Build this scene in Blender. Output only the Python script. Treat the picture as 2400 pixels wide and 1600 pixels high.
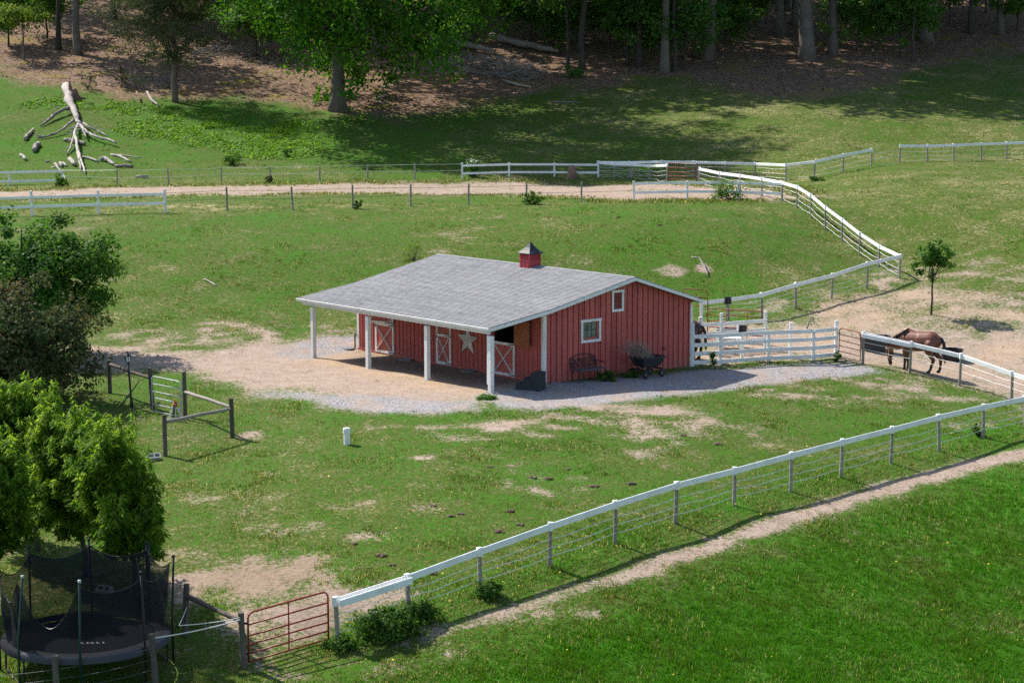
import bpy, bmesh, math, random
import numpy as np
from mathutils import Vector, Matrix, Euler

scene = bpy.context.scene
for _o in list(bpy.data.objects):
    bpy.data.objects.remove(_o)
COL = scene.collection
RAD = math.radians

# ------------------------------------------------------------------ camera
F_PX, CAM_H, PITCH = 4667.0, 11.525, RAD(7.96)          # focal length in photo pixels (2400 wide)
cam_data = bpy.data.cameras.new('camera')
cam_data.sensor_width = 36.0
cam_data.lens = F_PX / 2400.0 * 36.0
cam_data.clip_start = 0.5
cam_data.clip_end = 3000.0
cam = bpy.data.objects.new('camera', cam_data)
COL.objects.link(cam)
cam.location = (0, 0, CAM_H)
cam.rotation_euler = (math.pi / 2 - PITCH, 0, 0)
scene.camera = cam

# ------------------------------------------------------------------ light
SUN_DIR = Vector((-0.77, 0.64, 0.0)).normalized()      # towards the sun, on the ground plane
SUN_EL = RAD(46.5)
world = bpy.data.worlds.new('World')
scene.world = world
world.use_nodes = True
wn = world.node_tree.nodes
wl = world.node_tree.links
wn.clear()
sky = wn.new('ShaderNodeTexSky')
sky.sky_type = 'NISHITA'
sky.sun_disc = False
sky.sun_elevation = SUN_EL
sky.sun_rotation = math.atan2(SUN_DIR.x, SUN_DIR.y)
bg = wn.new('ShaderNodeBackground')
bg.inputs['Strength'].default_value = 0.125
wo = wn.new('ShaderNodeOutputWorld')
wl.new(sky.outputs['Color'], bg.inputs['Color'])
wl.new(bg.outputs['Background'], wo.inputs['Surface'])
sun_data = bpy.data.lights.new('sun', 'SUN')
sun_data.energy = 4.9
sun_data.angle = RAD(0.53)
sun_data.color = (1.0, 0.945, 0.85)
sun = bpy.data.objects.new('sun', sun_data)
COL.objects.link(sun)
_sd = Vector((SUN_DIR.x * math.cos(SUN_EL), SUN_DIR.y * math.cos(SUN_EL), math.sin(SUN_EL)))
sun.rotation_euler = (-_sd).to_track_quat('-Z', 'Y').to_euler()
sun.location = _sd * 100

scene.view_settings.view_transform = 'Standard'
scene.view_settings.look = 'None'
scene.view_settings.exposure = 0.74
scene.view_settings.gamma = 1.0
scene.view_settings.use_curve_mapping = False
scene.cycles.use_denoising = False
scene.cycles.max_bounces = 4
scene.cycles.use_light_tree = False
scene.cycles.adaptive_threshold = 0.012
scene.cycles.diffuse_bounces = 2
scene.cycles.transparent_max_bounces = 12
scene.cycles.sample_clamp_indirect = 6.0

# ------------------------------------------------------------------ small helpers
def tag(o, label=None, cat=None, group=None, kind=None):
    if label: o['label'] = label
    if cat: o['category'] = cat
    if group: o['group'] = group
    if kind: o['kind'] = kind
    return o

def empty(name, loc=(0, 0, 0), rz=0.0, label=None, cat=None, group=None):
    o = bpy.data.objects.new(name, None)
    o.empty_display_size = 0.3
    o.location = loc
    o.rotation_euler = (0, 0, rz)
    COL.objects.link(o)
    return tag(o, label, cat, group)

def link_mesh(name, me, parent=None, matrix=None):
    o = bpy.data.objects.new(name, me)
    COL.objects.link(o)
    if parent is not None: o.parent = parent
    if matrix is not None: o.matrix_local = matrix
    return o

def copy_tree(o, parent=None):
    c = o.copy()
    COL.objects.link(c)
    c.parent = parent
    for ch in list(o.children):
        copy_tree(ch, c)
    return c

class MB:
    """collects simple shapes and builds them as one mesh object"""
    def __init__(s):
        s.v = []; s.f = []
    def add(s, vs, fs):
        n = len(s.v)
        s.v.extend([tuple(p) for p in vs])
        s.f.extend([tuple(i + n for i in f) for f in fs])
        return s
    def box(s, c, size, rot=None):
        hx, hy, hz = size[0] / 2, size[1] / 2, size[2] / 2
        P = [Vector((x, y, z)) for x in (-hx, hx) for y in (-hy, hy) for z in (-hz, hz)]
        if rot is not None: P = [rot @ p for p in P]
        c = Vector(c)
        return s.add([p + c for p in P], [(0, 1, 3, 2), (4, 6, 7, 5), (0, 4, 5, 1), (2, 3, 7, 6), (0, 2, 6, 4), (1, 5, 7, 3)])
    def beam(s, a, b, w, h, up=(0, 0, 1)):
        """rectangular bar from a to b, w across and h along up"""
        a = Vector(a); b = Vector(b)
        d = (b - a).normalized(); up = Vector(up)
        sd = d.cross(up)
        if sd.length < 1e-5: sd = d.cross(Vector((1, 0, 0)))
        sd.normalize(); u = sd.cross(d).normalized()
        P = []
        for p in (a, b):
            for i, j in ((-1, -1), (1, -1), (1, 1), (-1, 1)):
                P.append(p + sd * (w / 2 * i) + u * (h / 2 * j))
        return s.add(P, [(0, 1, 2, 3), (7, 6, 5, 4), (0, 4, 5, 1), (1, 5, 6, 2), (2, 6, 7, 3), (3, 7, 4, 0)])
    def tube(s, pts, r, n=8, cap=True):
        pts = [Vector(p) for p in pts]
        rr = r if isinstance(r, (list, tuple)) else [r] * len(pts)
        rings = []
        prev = None
        for i, p in enumerate(pts):
            if i == 0: d = pts[1] - pts[0]
            elif i == len(pts) - 1: d = pts[-1] - pts[-2]
            else: d = (pts[i + 1] - pts[i]).normalized() + (pts[i] - pts[i - 1]).normalized()
            if d.length < 1e-9: d = Vector((0, 0, 1))
            d.normalize()
            if prev is None:
                a = Vector((0, 0, 1)) if abs(d.z) < 0.9 else Vector((1, 0, 0))
                x = d.cross(a).normalized()
            else:
                x = (prev - d * prev.dot(d))
                if x.length < 1e-6: x = d.cross(Vector((0, 1, 0)))
                x.normalize()
            prev = x
            y = d.cross(x)
            rings.append([p + (x * math.cos(2 * math.pi * k / n) + y * math.sin(2 * math.pi * k / n)) * rr[i] for k in range(n)])
        vs = [q for rg in rings for q in rg]
        fs = []
        for i in range(len(pts) - 1):
            for k in range(n):
                k2 = (k + 1) % n
                fs.append((i * n + k, i * n + k2, (i + 1) * n + k2, (i + 1) * n + k))
        if cap:
            fs.append(tuple(range(n - 1, -1, -1)))
            m = (len(pts) - 1) * n
            fs.append(tuple(m + k for k in range(n)))
        return s.add(vs, fs)
    def prism(s, poly, axis, a, b):
        """extrude a 2-D polygon: axis 'x','y','z' from a to b"""
        n = len(poly)
        def P(p, t):
            if axis == 'x': return (t, p[0], p[1])
            if axis == 'y': return (p[0], t, p[1])
            return (p[0], p[1], t)
        vs = [P(p, a) for p in poly] + [P(p, b) for p in poly]
        fs = [tuple(range(n - 1, -1, -1)), tuple(range(n, 2 * n))]
        for k in range(n):
            k2 = (k + 1) % n
            fs.append((k, k2, n + k2, n + k))
        return s.add(vs, fs)
    def mesh(s, name, mat, origin=(0, 0, 0), smooth=False, bevel=0.0):
        me = bpy.data.meshes.new(name)
        ox, oy, oz = origin
        me.from_pydata([(x - ox, y - oy, z - oz) for x, y, z in s.v], [], s.f)
        bm = bmesh.new(); bm.from_mesh(me)
        bmesh.ops.recalc_face_normals(bm, faces=bm.faces)
        if bevel > 0:
            bmesh.ops.bevel(bm, geom=[e for e in bm.edges], offset=bevel, segments=1, affect='EDGES', profile=0.7)
        bm.to_mesh(me); bm.free()
        if mat is not None: me.materials.append(mat)
        if smooth:
            me.polygons.foreach_set('use_smooth', [True] * len(me.polygons))
        me.update()
        return me
    def build(s, name, mat, parent=None, origin=(0, 0, 0), smooth=False, bevel=0.0):
        return link_mesh(name, s.mesh(name, mat, origin, smooth, bevel), parent)

def np_mesh(name, verts, faces, mat, tint=None, smooth=False):
    """fast mesh from arrays; faces (n,k)"""
    me = bpy.data.meshes.new(name)
    nv, (nf, k) = len(verts), faces.shape
    me.vertices.add(nv)
    me.vertices.foreach_set('co', np.ascontiguousarray(verts, dtype=np.float32).ravel())
    me.loops.add(nf * k)
    me.loops.foreach_set('vertex_index', np.ascontiguousarray(faces, dtype=np.int32).ravel())
    me.polygons.add(nf)
    me.polygons.foreach_set('loop_start', np.arange(0, nf * k, k, dtype=np.int32))
    me.polygons.foreach_set('use_smooth', np.full(nf, smooth, dtype=bool))
    if tint is not None:
        at = me.attributes.new('tint', 'FLOAT', 'FACE')
        at.data.foreach_set('value', np.asarray(tint, dtype=np.float32))
    if mat is not None: me.materials.append(mat)
    me.update(calc_edges=True)
    return me

# 2-D value noise in numpy, -1..1
def vnoise(x, y, seed=0):
    xi = np.floor(x).astype(np.int64); yi = np.floor(y).astype(np.int64)
    xf = x - xi; yf = y - yi
    u = xf * xf * (3 - 2 * xf); v = yf * yf * (3 - 2 * yf)
    def h(a, b):
        n = (a * 374761393 + b * 668265263 + seed * 1442695041) & 0xffffffff
        n = ((n ^ (n >> 13)) * 1274126177) & 0xffffffff
        n = n ^ (n >> 16)
        return (n & 0xffff) / 32767.5 - 1.0
    return ((h(xi, yi) * (1 - u) + h(xi + 1, yi) * u) * (1 - v)
            + (h(xi, yi + 1) * (1 - u) + h(xi + 1, yi + 1) * u) * v)
def fbm(x, y, seed=0, octv=3):
    t = 0; a = 1.0; s = 0
    for k in range(octv):
        t = t + a * vnoise(x * 2 ** k + 17 * k, y * 2 ** k - 9 * k, seed + k); s += a; a *= 0.5
    return t / s

# ------------------------------------------------------------------ where a spot in the photograph lies on the ground
CP, SP = math.cos(PITCH), math.sin(PITCH)
def ray(px, py):
    a = (px - 1200) / F_PX; b = (800 - py) / F_PX
    return Vector((a, CP + b * SP, -SP + b * CP))
def at_z(px, py, z):
    d = ray(px, py); t = (z - CAM_H) / d.z
    return Vector((0, 0, CAM_H)) + d * t
def at_y(px, py, Y):
    d = ray(px, py); t = Y / d.y
    return Vector((0, 0, CAM_H)) + d * t
def mpp(Y):
    return Y / F_PX            # metres per photo pixel at distance Y

# the lie of the land: surveyed spots (photo column, photo row, height in metres), with the barn floor at 0
SPOTS = [
 (0,1620,-2.2),(600,1620,-2.25),(1200,1620,-2.4),(1800,1620,-2.7),(2400,1620,-3.0),
 (785,1510,-1.9),(565,1562,-2.1),(1441,1272,-1.2),(1853,1151,-1.2),(2303,1025,-1.2),(2400,1005,-1.15),(1124,1381,-1.5),
 (387,1067,-.7),(542,1025,-.5),(432,974,-.3),(353,959,-.3),(257,920,-.12),(0,1100,-.8),(0,1300,-1.4),(0,950,-.3),(200,1400,-1.6),
 (800,1040,-.4),(1200,1000,-.2),(1600,960,-.25),(735,838,0),(1150,923,-.01),(860,866,0),(1000,896,0),(840,816,0),(1272,893,0),(1619,859,-.11),(1450,876,-.06),
 (1690,855,-.13),(1800,847,-.1),(1905,843.5,-.1),(1959,838,-.1),(2022,852,-.3),(2134,873,-.45),(2251,903,-.75),(2370,942,-1.0),
 (1784,745,.4),(1864,724,.6),(1950,697,.9),(2031,676,1.1),(2109,653,1.4),(2060,626,1.6),(2015,599,2.0),(1973,565,2.5),(1934,538,2.9),(1900,510,3.4),
 (1868,487,3.75),(1833,471,3.9),(1785,460,4.0),(1734,453,4.0),(1687,445,4.0),(1639,432,4.0),
 (531,494,3.7),(826,489,3.75),(1099,481,3.85),(1363,474,3.95),(1485,469,4.0),(1610,466,4.0),(75,506,3.5),(230,501,3.6),
 (274,436,3.9),(519,425,3.9),(750,424,3.9),(1083,416,3.9),(1401,415,3.9),(1563,426,4.0),(22,433,3.8),
 (1700,420,4.1),(1841,424,4.2),(1910,419,4.4),(1976,403,4.8),(2042,389,5.0),(2109,382,5.1),(2234,377,5.2),(2359,371,5.2),
 (600,700,1.1),(600,790,.3),(600,600,2.4),(1000,560,2.9),(1000,520,3.4),(300,560,2.9),(0,560,2.9),(0,700,1.1),(0,800,.2),(1500,560,2.95),(1700,600,2.3),(1700,520,3.5),
 (1650,690,.95),(2183,736,.5),(2400,736,.5),(2400,800,-.1),(2300,830,-.4),(2400,650,1.5),(2400,560,2.7),(2250,480,3.9),(2400,430,4.6),(2100,450,4.3),
]
FAR = [(380,138),(330,145),(262,154.5),(200,164),(135,175),(60,188.5),(0,200),(-80,216)]
_pts = []
for px, py, z in SPOTS:
    p = at_z(px, py, z); _pts.append((p.x, p.y, z))
for px, off in ((0, -1), (800, 0), (1300, 0)):
    for py, Y in FAR:
        p = at_y(px, py, Y + off); _pts.append((p.x, p.y, p.z))
for py, Y in [(340,137),(300,143),(250,151),(200,160),(135,172),(60,186),(0,198),(-80,214.5)]:
    for px in (1900, 2400):
        p = at_y(px, py, Y); _pts.append((p.x, p.y, p.z))
for X in (-45, 0, 45):
    _pts += [(X, 15, -4.2), (X, 260, 33.0), (X, 330, 50.0)]
for X in (-95, 95):
    _pts += [(X, 20, -3.5), (X, 50, -1.9), (X, 75, -.2), (X, 100, 3.0), (X, 125, 4.3), (X, 150, 6.9), (X, 175, 12.0), (X, 200, 17.8), (X, 240, 27.5), (X, 300, 43.0)]
_P = np.array(_pts); _S = 50.0
_PX = _P[:, :2] / _S
def _tps_k(d2):
    return 0.5 * d2 * np.log(d2 + 1e-12)
def _solve_tps():
    n = len(_PX)
    d2 = ((_PX[:, None, :] - _PX[None, :, :]) ** 2).sum(-1)
    K = _tps_k(d2) + np.eye(n) * 0.0006
    Q = np.hstack([np.ones((n, 1)), _PX])
    A = np.block([[K, Q], [Q.T, np.zeros((3, 3))]])
    return np.linalg.solve(A, np.concatenate([_P[:, 2], np.zeros(3)]))
_W = _solve_tps()
def ground_z(X, Y):
    X = np.asarray(X, dtype=float); Y = np.asarray(Y, dtype=float)
    x = X.ravel() / _S; y = Y.ravel() / _S
    out = np.empty(len(x))
    n = len(_PX)
    for i in range(0, len(x), 20000):
        xs = x[i:i + 20000, None]; ys = y[i:i + 20000, None]
        d2 = (xs - _PX[None, :, 0]) ** 2 + (ys - _PX[None, :, 1]) ** 2
        out[i:i + 20000] = _tps_k(d2) @ _W[:n] + _W[n] + _W[n + 1] * xs[:, 0] + _W[n + 2] * ys[:, 0]
    xx = X.ravel(); yy = Y.ravel()
    out = out + 0.035 * vnoise(xx * .45, yy * .45, 5) + 0.016 * vnoise(xx * 1.7, yy * 1.7, 6)
    return out.reshape(X.shape)
def gz(x, y):
    return float(ground_z(np.array([x]), np.array([y]))[0])
_TT = np.concatenate([np.arange(36, 120, .35), np.arange(120, 300, .8)])
def G(px, py):
    """the spot on the ground that shows at this place in the photograph"""
    d = ray(px, py); d = d / d.y
    zs = CAM_H + d.z * _TT
    hz = ground_z(d.x * _TT, _TT)
    below = np.nonzero(zs < hz)[0]
    if len(below) == 0: t = _TT[-1]
    else:
        i = below[0]
        if i == 0: t = (float(hz[0]) - CAM_H) / d.z
        else:
            a, b = _TT[i - 1], _TT[i]
            f0 = zs[i - 1] - hz[i - 1]; f1 = zs[i] - hz[i]
            t = a + (b - a) * f0 / (f0 - f1)
    return Vector((d.x * t, t, gz(d.x * t, t)))
# ------------------------------------------------------------------ materials
class NT:
    """short-hand for building a node material"""
    def __init__(s, name, tree=None):
        if tree is None:
            s.m = bpy.data.materials.new(name); s.m.use_nodes = True
            s.t = s.m.node_tree; s.t.nodes.clear()
        s.n = s.t.nodes; s.l = s.t.links
        s.out = s.n.new('ShaderNodeOutputMaterial')
    def node(s, typ, **kw):
        nd = s.n.new(typ)
        for k, v in kw.items():
            if k.startswith('i_'):
                nd.inputs[k[2:].replace('_', ' ')].default_value = v
            else: setattr(nd, k, v)
        return nd
    def put(s, sock, v):
        if isinstance(v, bpy.types.NodeSocket): s.l.new(v, sock)
        elif v is not None:
            if hasattr(sock, 'default_value'):
                try: sock.default_value = v
                except Exception: sock.default_value = (*v, 1.0)
    def math(s, op, a, b=None, clamp=False):
        nd = s.n.new('ShaderNodeMath'); nd.operation = op; nd.use_clamp = clamp
        s.put(nd.inputs[0], a)
        if b is not None: s.put(nd.inputs[1], b)
        return nd.outputs[0]
    def mix(s, f, a, b, mode='MIX'):
        nd = s.n.new('ShaderNodeMix'); nd.data_type = 'RGBA'; nd.blend_type = mode
        s.put(nd.inputs['Factor'], f)
        s.put(nd.inputs[6], a if isinstance(a, bpy.types.NodeSocket) else (*a, 1.0))
        s.put(nd.inputs[7], b if isinstance(b, bpy.types.NodeSocket) else (*b, 1.0))
        return nd.outputs[2]
    def noise(s, scale, detail=3.0, rough=0.55, vec=None, dist=0.0):
        nd = s.node('ShaderNodeTexNoise', i_Scale=scale, i_Detail=detail, i_Roughness=rough, i_Distortion=dist)
        if vec is not None: s.l.new(vec, nd.inputs['Vector'])
        return nd.outputs['Fac']
    def voro(s, scale, vec=None, out='Distance', rnd=1.0):
        nd = s.node('ShaderNodeTexVoronoi', i_Scale=scale, i_Randomness=rnd)
        if vec is not None: s.l.new(vec, nd.inputs['Vector'])
        return nd.outputs[out]
    def ramp(s, f, stops, interp='LINEAR'):
        nd = s.n.new('ShaderNodeValToRGB'); nd.color_ramp.interpolation = interp
        el = nd.color_ramp.elements
        while len(el) < len(stops): el.new(0.5)
        for e, (p, c) in zip(el, stops):
            e.position = p
            e.color = (*c, 1.0) if not isinstance(c, (int, float)) else (c, c, c, 1.0)
        s.put(nd.inputs['Fac'], f)
        return nd.outputs['Color']
    def attr(s, name):
        nd = s.n.new('ShaderNodeAttribute'); nd.attribute_name = name
        return nd.outputs['Fac']
    def pos(s):
        return s.n.new('ShaderNodeNewGeometry').outputs['Position']
    def obj(s):
        return s.n.new('ShaderNodeTexCoord').outputs['Object']
    def rand(s):
        return s.n.new('ShaderNodeObjectInfo').outputs['Random']
    def scale(s, vec, k):
        nd = s.n.new('ShaderNodeVectorMath'); nd.operation = 'MULTIPLY'
        s.l.new(vec, nd.inputs[0]); nd.inputs[1].default_value = k
        return nd.outputs[0]
    def bump(s, h, strength=0.3, dist=0.02):
        nd = s.node('ShaderNodeBump', i_Strength=strength, i_Distance=dist)
        s.l.new(h, nd.inputs['Height'])
        return nd.outputs['Normal']
    def bsdf(s, col, rough=0.8, normal=None, spec=0.3, metal=0.0):
        nd = s.n.new('ShaderNodeBsdfPrincipled')
        s.put(nd.inputs['Base Color'], col if isinstance(col, bpy.types.NodeSocket) else (*col, 1.0))
        s.put(nd.inputs['Roughness'], rough)
        nd.inputs['Specular IOR Level'].default_value = spec
        s.put(nd.inputs['Metallic'], metal)
        if normal is not None: s.l.new(normal, nd.inputs['Normal'])
        return nd.outputs['BSDF']
    def leafy(s, col, trans=0.45, tcol=None, rough=0.5, spec=0.25):
        a = s.bsdf(col, rough, None, spec)
        b = s.n.new('ShaderNodeBsdfTranslucent')
        s.put(b.inputs['Color'], tcol if tcol is not None else col)
        mx = s.n.new('ShaderNodeMixShader'); mx.inputs[0].default_value = trans
        s.l.new(a, mx.inputs[1]); s.l.new(b.outputs[0], mx.inputs[2])
        return mx.outputs[0]
    def done(s, shader):
        s.l.new(shader, s.out.inputs['Surface'])
        return s.m

def paint_mat(name, col, rough=0.6, var=0.12, grime=None, gscale=1.2, bump=0.15, streak=True, spec=.3):
    """weathered paint: colour drifts, streaks run down"""
    n = NT(name); o = n.obj(); r = n.rand()
    big = n.noise(gscale, 4, .6, o)
    fine = n.noise(38, 3, .6, n.scale(o, (1, 1, .18)) if streak else o)
    f = n.math('ADD', n.math('MULTIPLY', n.math('SUBTRACT', big, .5), var * 1.6), n.math('MULTIPLY', n.math('SUBTRACT', fine, .5), var))
    f = n.math('ADD', f, n.math('MULTIPLY', n.math('SUBTRACT', r, .5), var * .9))
    f = n.math('ADD', f, 1.0)
    base = n.mix(1.0, col, f, 'MULTIPLY')
    if grime:
        g = n.math('MULTIPLY', n.math('SUBTRACT', n.noise(2.6, 5, .65, n.scale(o, (1, 1, .35))), .52), 5.0, True)
        base = n.mix(n.math('MULTIPLY', g, .55), base, grime)
    return n.done(n.bsdf(base, rough, n.bump(fine, bump, .01), spec))

def wood_mat(name, c1, c2, rough=0.85):
    n = NT(name); o = n.obj()
    g = n.noise(14, 5, .65, n.scale(o, (1, 1, .12)))
    b = n.noise(1.3, 3, .6, o)
    f = n.math('ADD', n.math('MULTIPLY', g, .7), n.math('MULTIPLY', n.rand(), .3))
    c = n.mix(f, c1, c2)
    c = n.mix(n.math('MULTIPLY', n.math('SUBTRACT', b, .45), 1.6, True), c, tuple(x * .6 for x in c1))
    return n.done(n.bsdf(c, rough, n.bump(g, .5, .012), .2))

def leaf_mat(name, stops, trans=0.48, rough=0.6, spec=0.12, warm=(1.3, 1.3, .6)):
    n = NT(name)
    f = n.math('ADD', n.math('MULTIPLY', n.attr('tint'), .75), n.math('MULTIPLY', n.noise(1.1, 2, .5, n.pos()), .25))
    c = n.ramp(f, stops)
    return n.done(n.leafy(c, trans, n.mix(1.0, c, warm, 'MULTIPLY'), rough, spec))

M = {}
M['white'] = paint_mat('white_paint', (.72, .72, .70), .55, .06, (.42, .39, .33))
M['vinyl'] = paint_mat('white_vinyl', (.80, .80, .79), .38, .05, (.55, .52, .44), bump=.05)
M['post'] = wood_mat('grey_fence_wood', (.17, .145, .125), (.40, .36, .315))
M['darkpost'] = wood_mat('dark_round_post', (.055, .045, .038), (.16, .135, .11))
M['wire'] = paint_mat('coated_wire', (.66, .67, .62), .5, .08)
M['rope'] = paint_mat('pale_rope', (.55, .56, .52), .9, .12)
M['steelwire'] = paint_mat('steel_wire', (.10, .10, .10), .5, .1)
M['red'] = None
def make_red():
    n = NT('barn_red_boards'); o = n.obj(); r = n.rand()
    sx = n.node('ShaderNodeSeparateXYZ'); n.l.new(o, sx.inputs[0])
    big = n.noise(.7, 4, .6, o); fine = n.noise(38, 3, .6, n.scale(o, (1, 1, .15))); run = n.noise(5, 4, .65, n.scale(o, (1, 1, .12)))
    f = n.math('ADD', n.math('MULTIPLY', n.math('SUBTRACT', big, .5), .5), n.math('MULTIPLY', n.math('SUBTRACT', fine, .5), .2))
    f = n.math('ADD', n.math('ADD', f, n.math('MULTIPLY', n.math('SUBTRACT', r, .5), .16)), 1.0)
    c = n.mix(1.0, (.45, .104, .088), f, 'MULTIPLY')
    c = n.mix(n.math('MULTIPLY', n.math('SUBTRACT', run, .52), 3.0, True), c, (.34, .080, .068))
    c = n.mix(n.math('MULTIPLY', n.math('SUBTRACT', n.noise(1.6, 3, .6, n.scale(o, (1, 1, .5))), .60), 2.5, True), c, (.48, .17, .145))
    mud = n.math('ADD', n.math('MULTIPLY', n.math('SUBTRACT', .30, sx.outputs[2]), 2.2), n.math('MULTIPLY', n.math('SUBTRACT', run, .5), 2.4))
    c = n.mix(n.math('MULTIPLY', mud, .55, True), c, (.26, .15, .11))
    return n.done(n.bsdf(c, .65, n.bump(fine, .25, .01), .25))
M['redbatten'] = paint_mat('barn_red_battens', (.43, .097, .083), .62, .22, None, .9, .25)
M['red'] = make_red()
M['black'] = paint_mat('black_plastic', (.016, .016, .018), .45, .25, streak=False)
M['iron'] = paint_mat('black_iron', (.02, .02, .022), .4, .2)
M['gate_red'] = paint_mat('red_gate_enamel', (.26, .035, .022), .42, .18, (.17, .06, .03))
M['gate_rust'] = paint_mat('rusty_gate', (.22, .075, .03), .7, .35, (.09, .035, .02))
M['galv'] = paint_mat('galvanised_steel', (.42, .44, .46), .38, .15, streak=False)

# grass: one ramp shared by blades and turf
GRASS = [(0.0, (.040, .150, .005)), (.18, (.062, .172, .009)), (.34, (.050, .102, .010)), (.50, (.074, .110, .018)), (.66, (.122, .140, .038)), (.82, (.26, .23, .108)), (1.0, (.55, .46, .30))]

def make_ground_mat():
    n = NT('farm_ground')
    p = n.pos()
    tone = n.attr('tone')
    fine = n.noise(7.0, 4, .7, p)
    mid = n.noise(1.6, 4, .6, p)
    speck = n.noise(24.0, 2, .6, p)
    # turf
    t = n.math('ADD', tone, n.math('MULTIPLY', n.math('SUBTRACT', fine, .5), .9))
    t = n.math('ADD', t, n.math('MULTIPLY', n.math('SUBTRACT', mid, .5), .35))
    t = n.math('ADD', t, n.math('MULTIPLY', n.math('SUBTRACT', speck, .5), .8), True)
    cell = n.node('ShaderNodeSeparateColor'); n.l.new(n.voro(15.0, n.scale(p, (1, .8, .6)), 'Color'), cell.inputs[0])
    t = n.math('ADD', t, n.math('MULTIPLY', n.math('SUBTRACT', cell.outputs[0], .48), .42), True)
    cell2 = n.node('ShaderNodeSeparateColor'); n.l.new(n.voro(5.0, p, 'Color'), cell2.inputs[0])
    t = n.math('ADD', t, n.math('MULTIPLY', n.math('SUBTRACT', cell2.outputs[1], .5), .16), True)
    turf = n.mix(1.0, n.ramp(t, GRASS), (.82, .82, .80), 'MULTIPLY')
    # bare soil, sand with stones and old hay
    clod = n.voro(9.0, p)
    soil = n.ramp(n.math('ADD', n.math('MULTIPLY', mid, .5), n.math('MULTIPLY', fine, .5)),
                  [(.25, (.20, .145, .110)), (.5, (.33, .250, .200)), (.75, (.43, .350, .295))])
    soil = n.mix(n.math('MULTIPLY', n.math('SUBTRACT', speck, .56), 7.0, True), soil, (.17, .115, .08))
    soil = n.mix(n.math('MULTIPLY', n.math('SUBTRACT', n.noise(9.0, 3, .65, p), .575), 9.0, True), soil, (.13, .105, .07))
    soil = n.mix(n.math('MULTIPLY', n.attr('hay'), n.math('MULTIPLY', n.math('SUBTRACT', n.noise(16, 4, .7, p), .42), 4.0, True)), soil, (.50, .33, .15))
    soil = n.mix(n.attr('muck'), soil, n.ramp(fine, [(.3, (.085, .062, .05)), (.7, (.20, .15, .12))]))
    # gravel
    st = n.voro(26.0, p, 'Color')
    stb = n.node('ShaderNodeSeparateColor'); n.l.new(st, stb.inputs[0])
    grav = n.ramp(stb.outputs[0], [(0, (.11, .105, .11)), (.5, (.235, .225, .232)), (1, (.41, .39, .385))])
    grav = n.mix(n.math('MULTIPLY', n.math('SUBTRACT', n.noise(.9, 4, .65, p), .44), 4.0, True), grav, soil)
    # leaf litter of the wood
    lf = n.voro(8.0, n.scale(p, (1, 1, .3)), 'Color')
    lfs = n.node('ShaderNodeSeparateColor'); n.l.new(lf, lfs.inputs[0])
    lit = n.ramp(n.math('ADD', n.math('MULTIPLY', lfs.outputs[0], .6), n.math('MULTIPLY', fine, .4)),
                 [(.1, (.045, .026, .016)), (.45, (.135, .082, .052)), (.75, (.25, .165, .115)), (1, (.44, .32, .25))])
    lit = n.mix(n.math('MULTIPLY', n.math('SUBTRACT', n.noise(.35, 4, .6, p), .55), 6.0, True), lit, n.ramp(fine, [(.3, (.11, .10, .012)), (.7, (.24, .19, .03))]))
    # how they meet: ragged by fine noise
    rag = n.math('SUBTRACT', n.math('ADD', n.math('MULTIPLY', fine, .6), n.math('MULTIPLY', speck, .4)), .5)
    def edge(name, amp, soft):
        return n.math('ADD', n.math('MULTIPLY', n.math('ADD', n.attr(name), n.math('MULTIPLY', rag, amp)), soft), .5, True)
    c = n.mix(edge('litter', 4.0, 1.2), turf, lit)
    c = n.mix(edge('bare', 4.2, 2.0), c, soil)
    c = n.mix(edge('gravel', 3.0, 1.8), c, grav)
    h = n.math('ADD', n.math('MULTIPLY', fine, .6), n.math('MULTIPLY', clod, .4))
    return n.done(n.bsdf(c, .95, n.bump(h, .55, .06), .1))
M['ground'] = make_ground_mat()

def make_blade_mat():
    n = NT('grass_blades')
    c = n.ramp(n.attr('tint'), GRASS)
    return n.done(n.leafy(c, .50, n.mix(1.0, c, (1.2, 1.25, .6), 'MULTIPLY'), .6, .12))
M['blade'] = make_blade_mat()

# ------------------------------------------------------------------ what covers the ground where
def poly_xy(pp):
    return np.array([(q.x, q.y) for q in (G(*p) for p in pp)])
def sdf(x, y, poly):
    """signed distance to a closed polygon, positive inside"""
    d2 = np.full(x.shape, 1e9); ins = np.zeros(x.shape, bool)
    n = len(poly)
    for i in range(n):
        ax, ay = poly[i]; bx, by = poly[(i + 1) % n]
        ex, ey = bx - ax, by - ay
        t = np.clip(((x - ax) * ex + (y - ay) * ey) / (ex * ex + ey * ey + 1e-9), 0, 1)
        d2 = np.minimum(d2, (x - ax - t * ex) ** 2 + (y - ay - t * ey) ** 2)
        c = ((ay > y) != (by > y)) & (x < (bx - ax) * (y - ay) / (by - ay + 1e-12) + ax)
        ins ^= c
    return np.sqrt(d2) * np.where(ins, 1, -1)
def line_d(x, y, pl, w):
    """distance inside a band around a polyline with half widths w"""
    best = np.full(x.shape, -1e9)
    for i in range(len(pl) - 1):
        ax, ay = pl[i]; bx, by = pl[i + 1]
        ex, ey = bx - ax, by - ay
        t = np.clip(((x - ax) * ex + (y - ay) * ey) / (ex * ex + ey * ey + 1e-9), 0, 1)
        d = np.sqrt((x - ax - t * ex) ** 2 + (y - ay - t * ey) ** 2)
        best = np.maximum(best, (w[i] * (1 - t) + w[i + 1] * t) - d)
    return best

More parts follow.
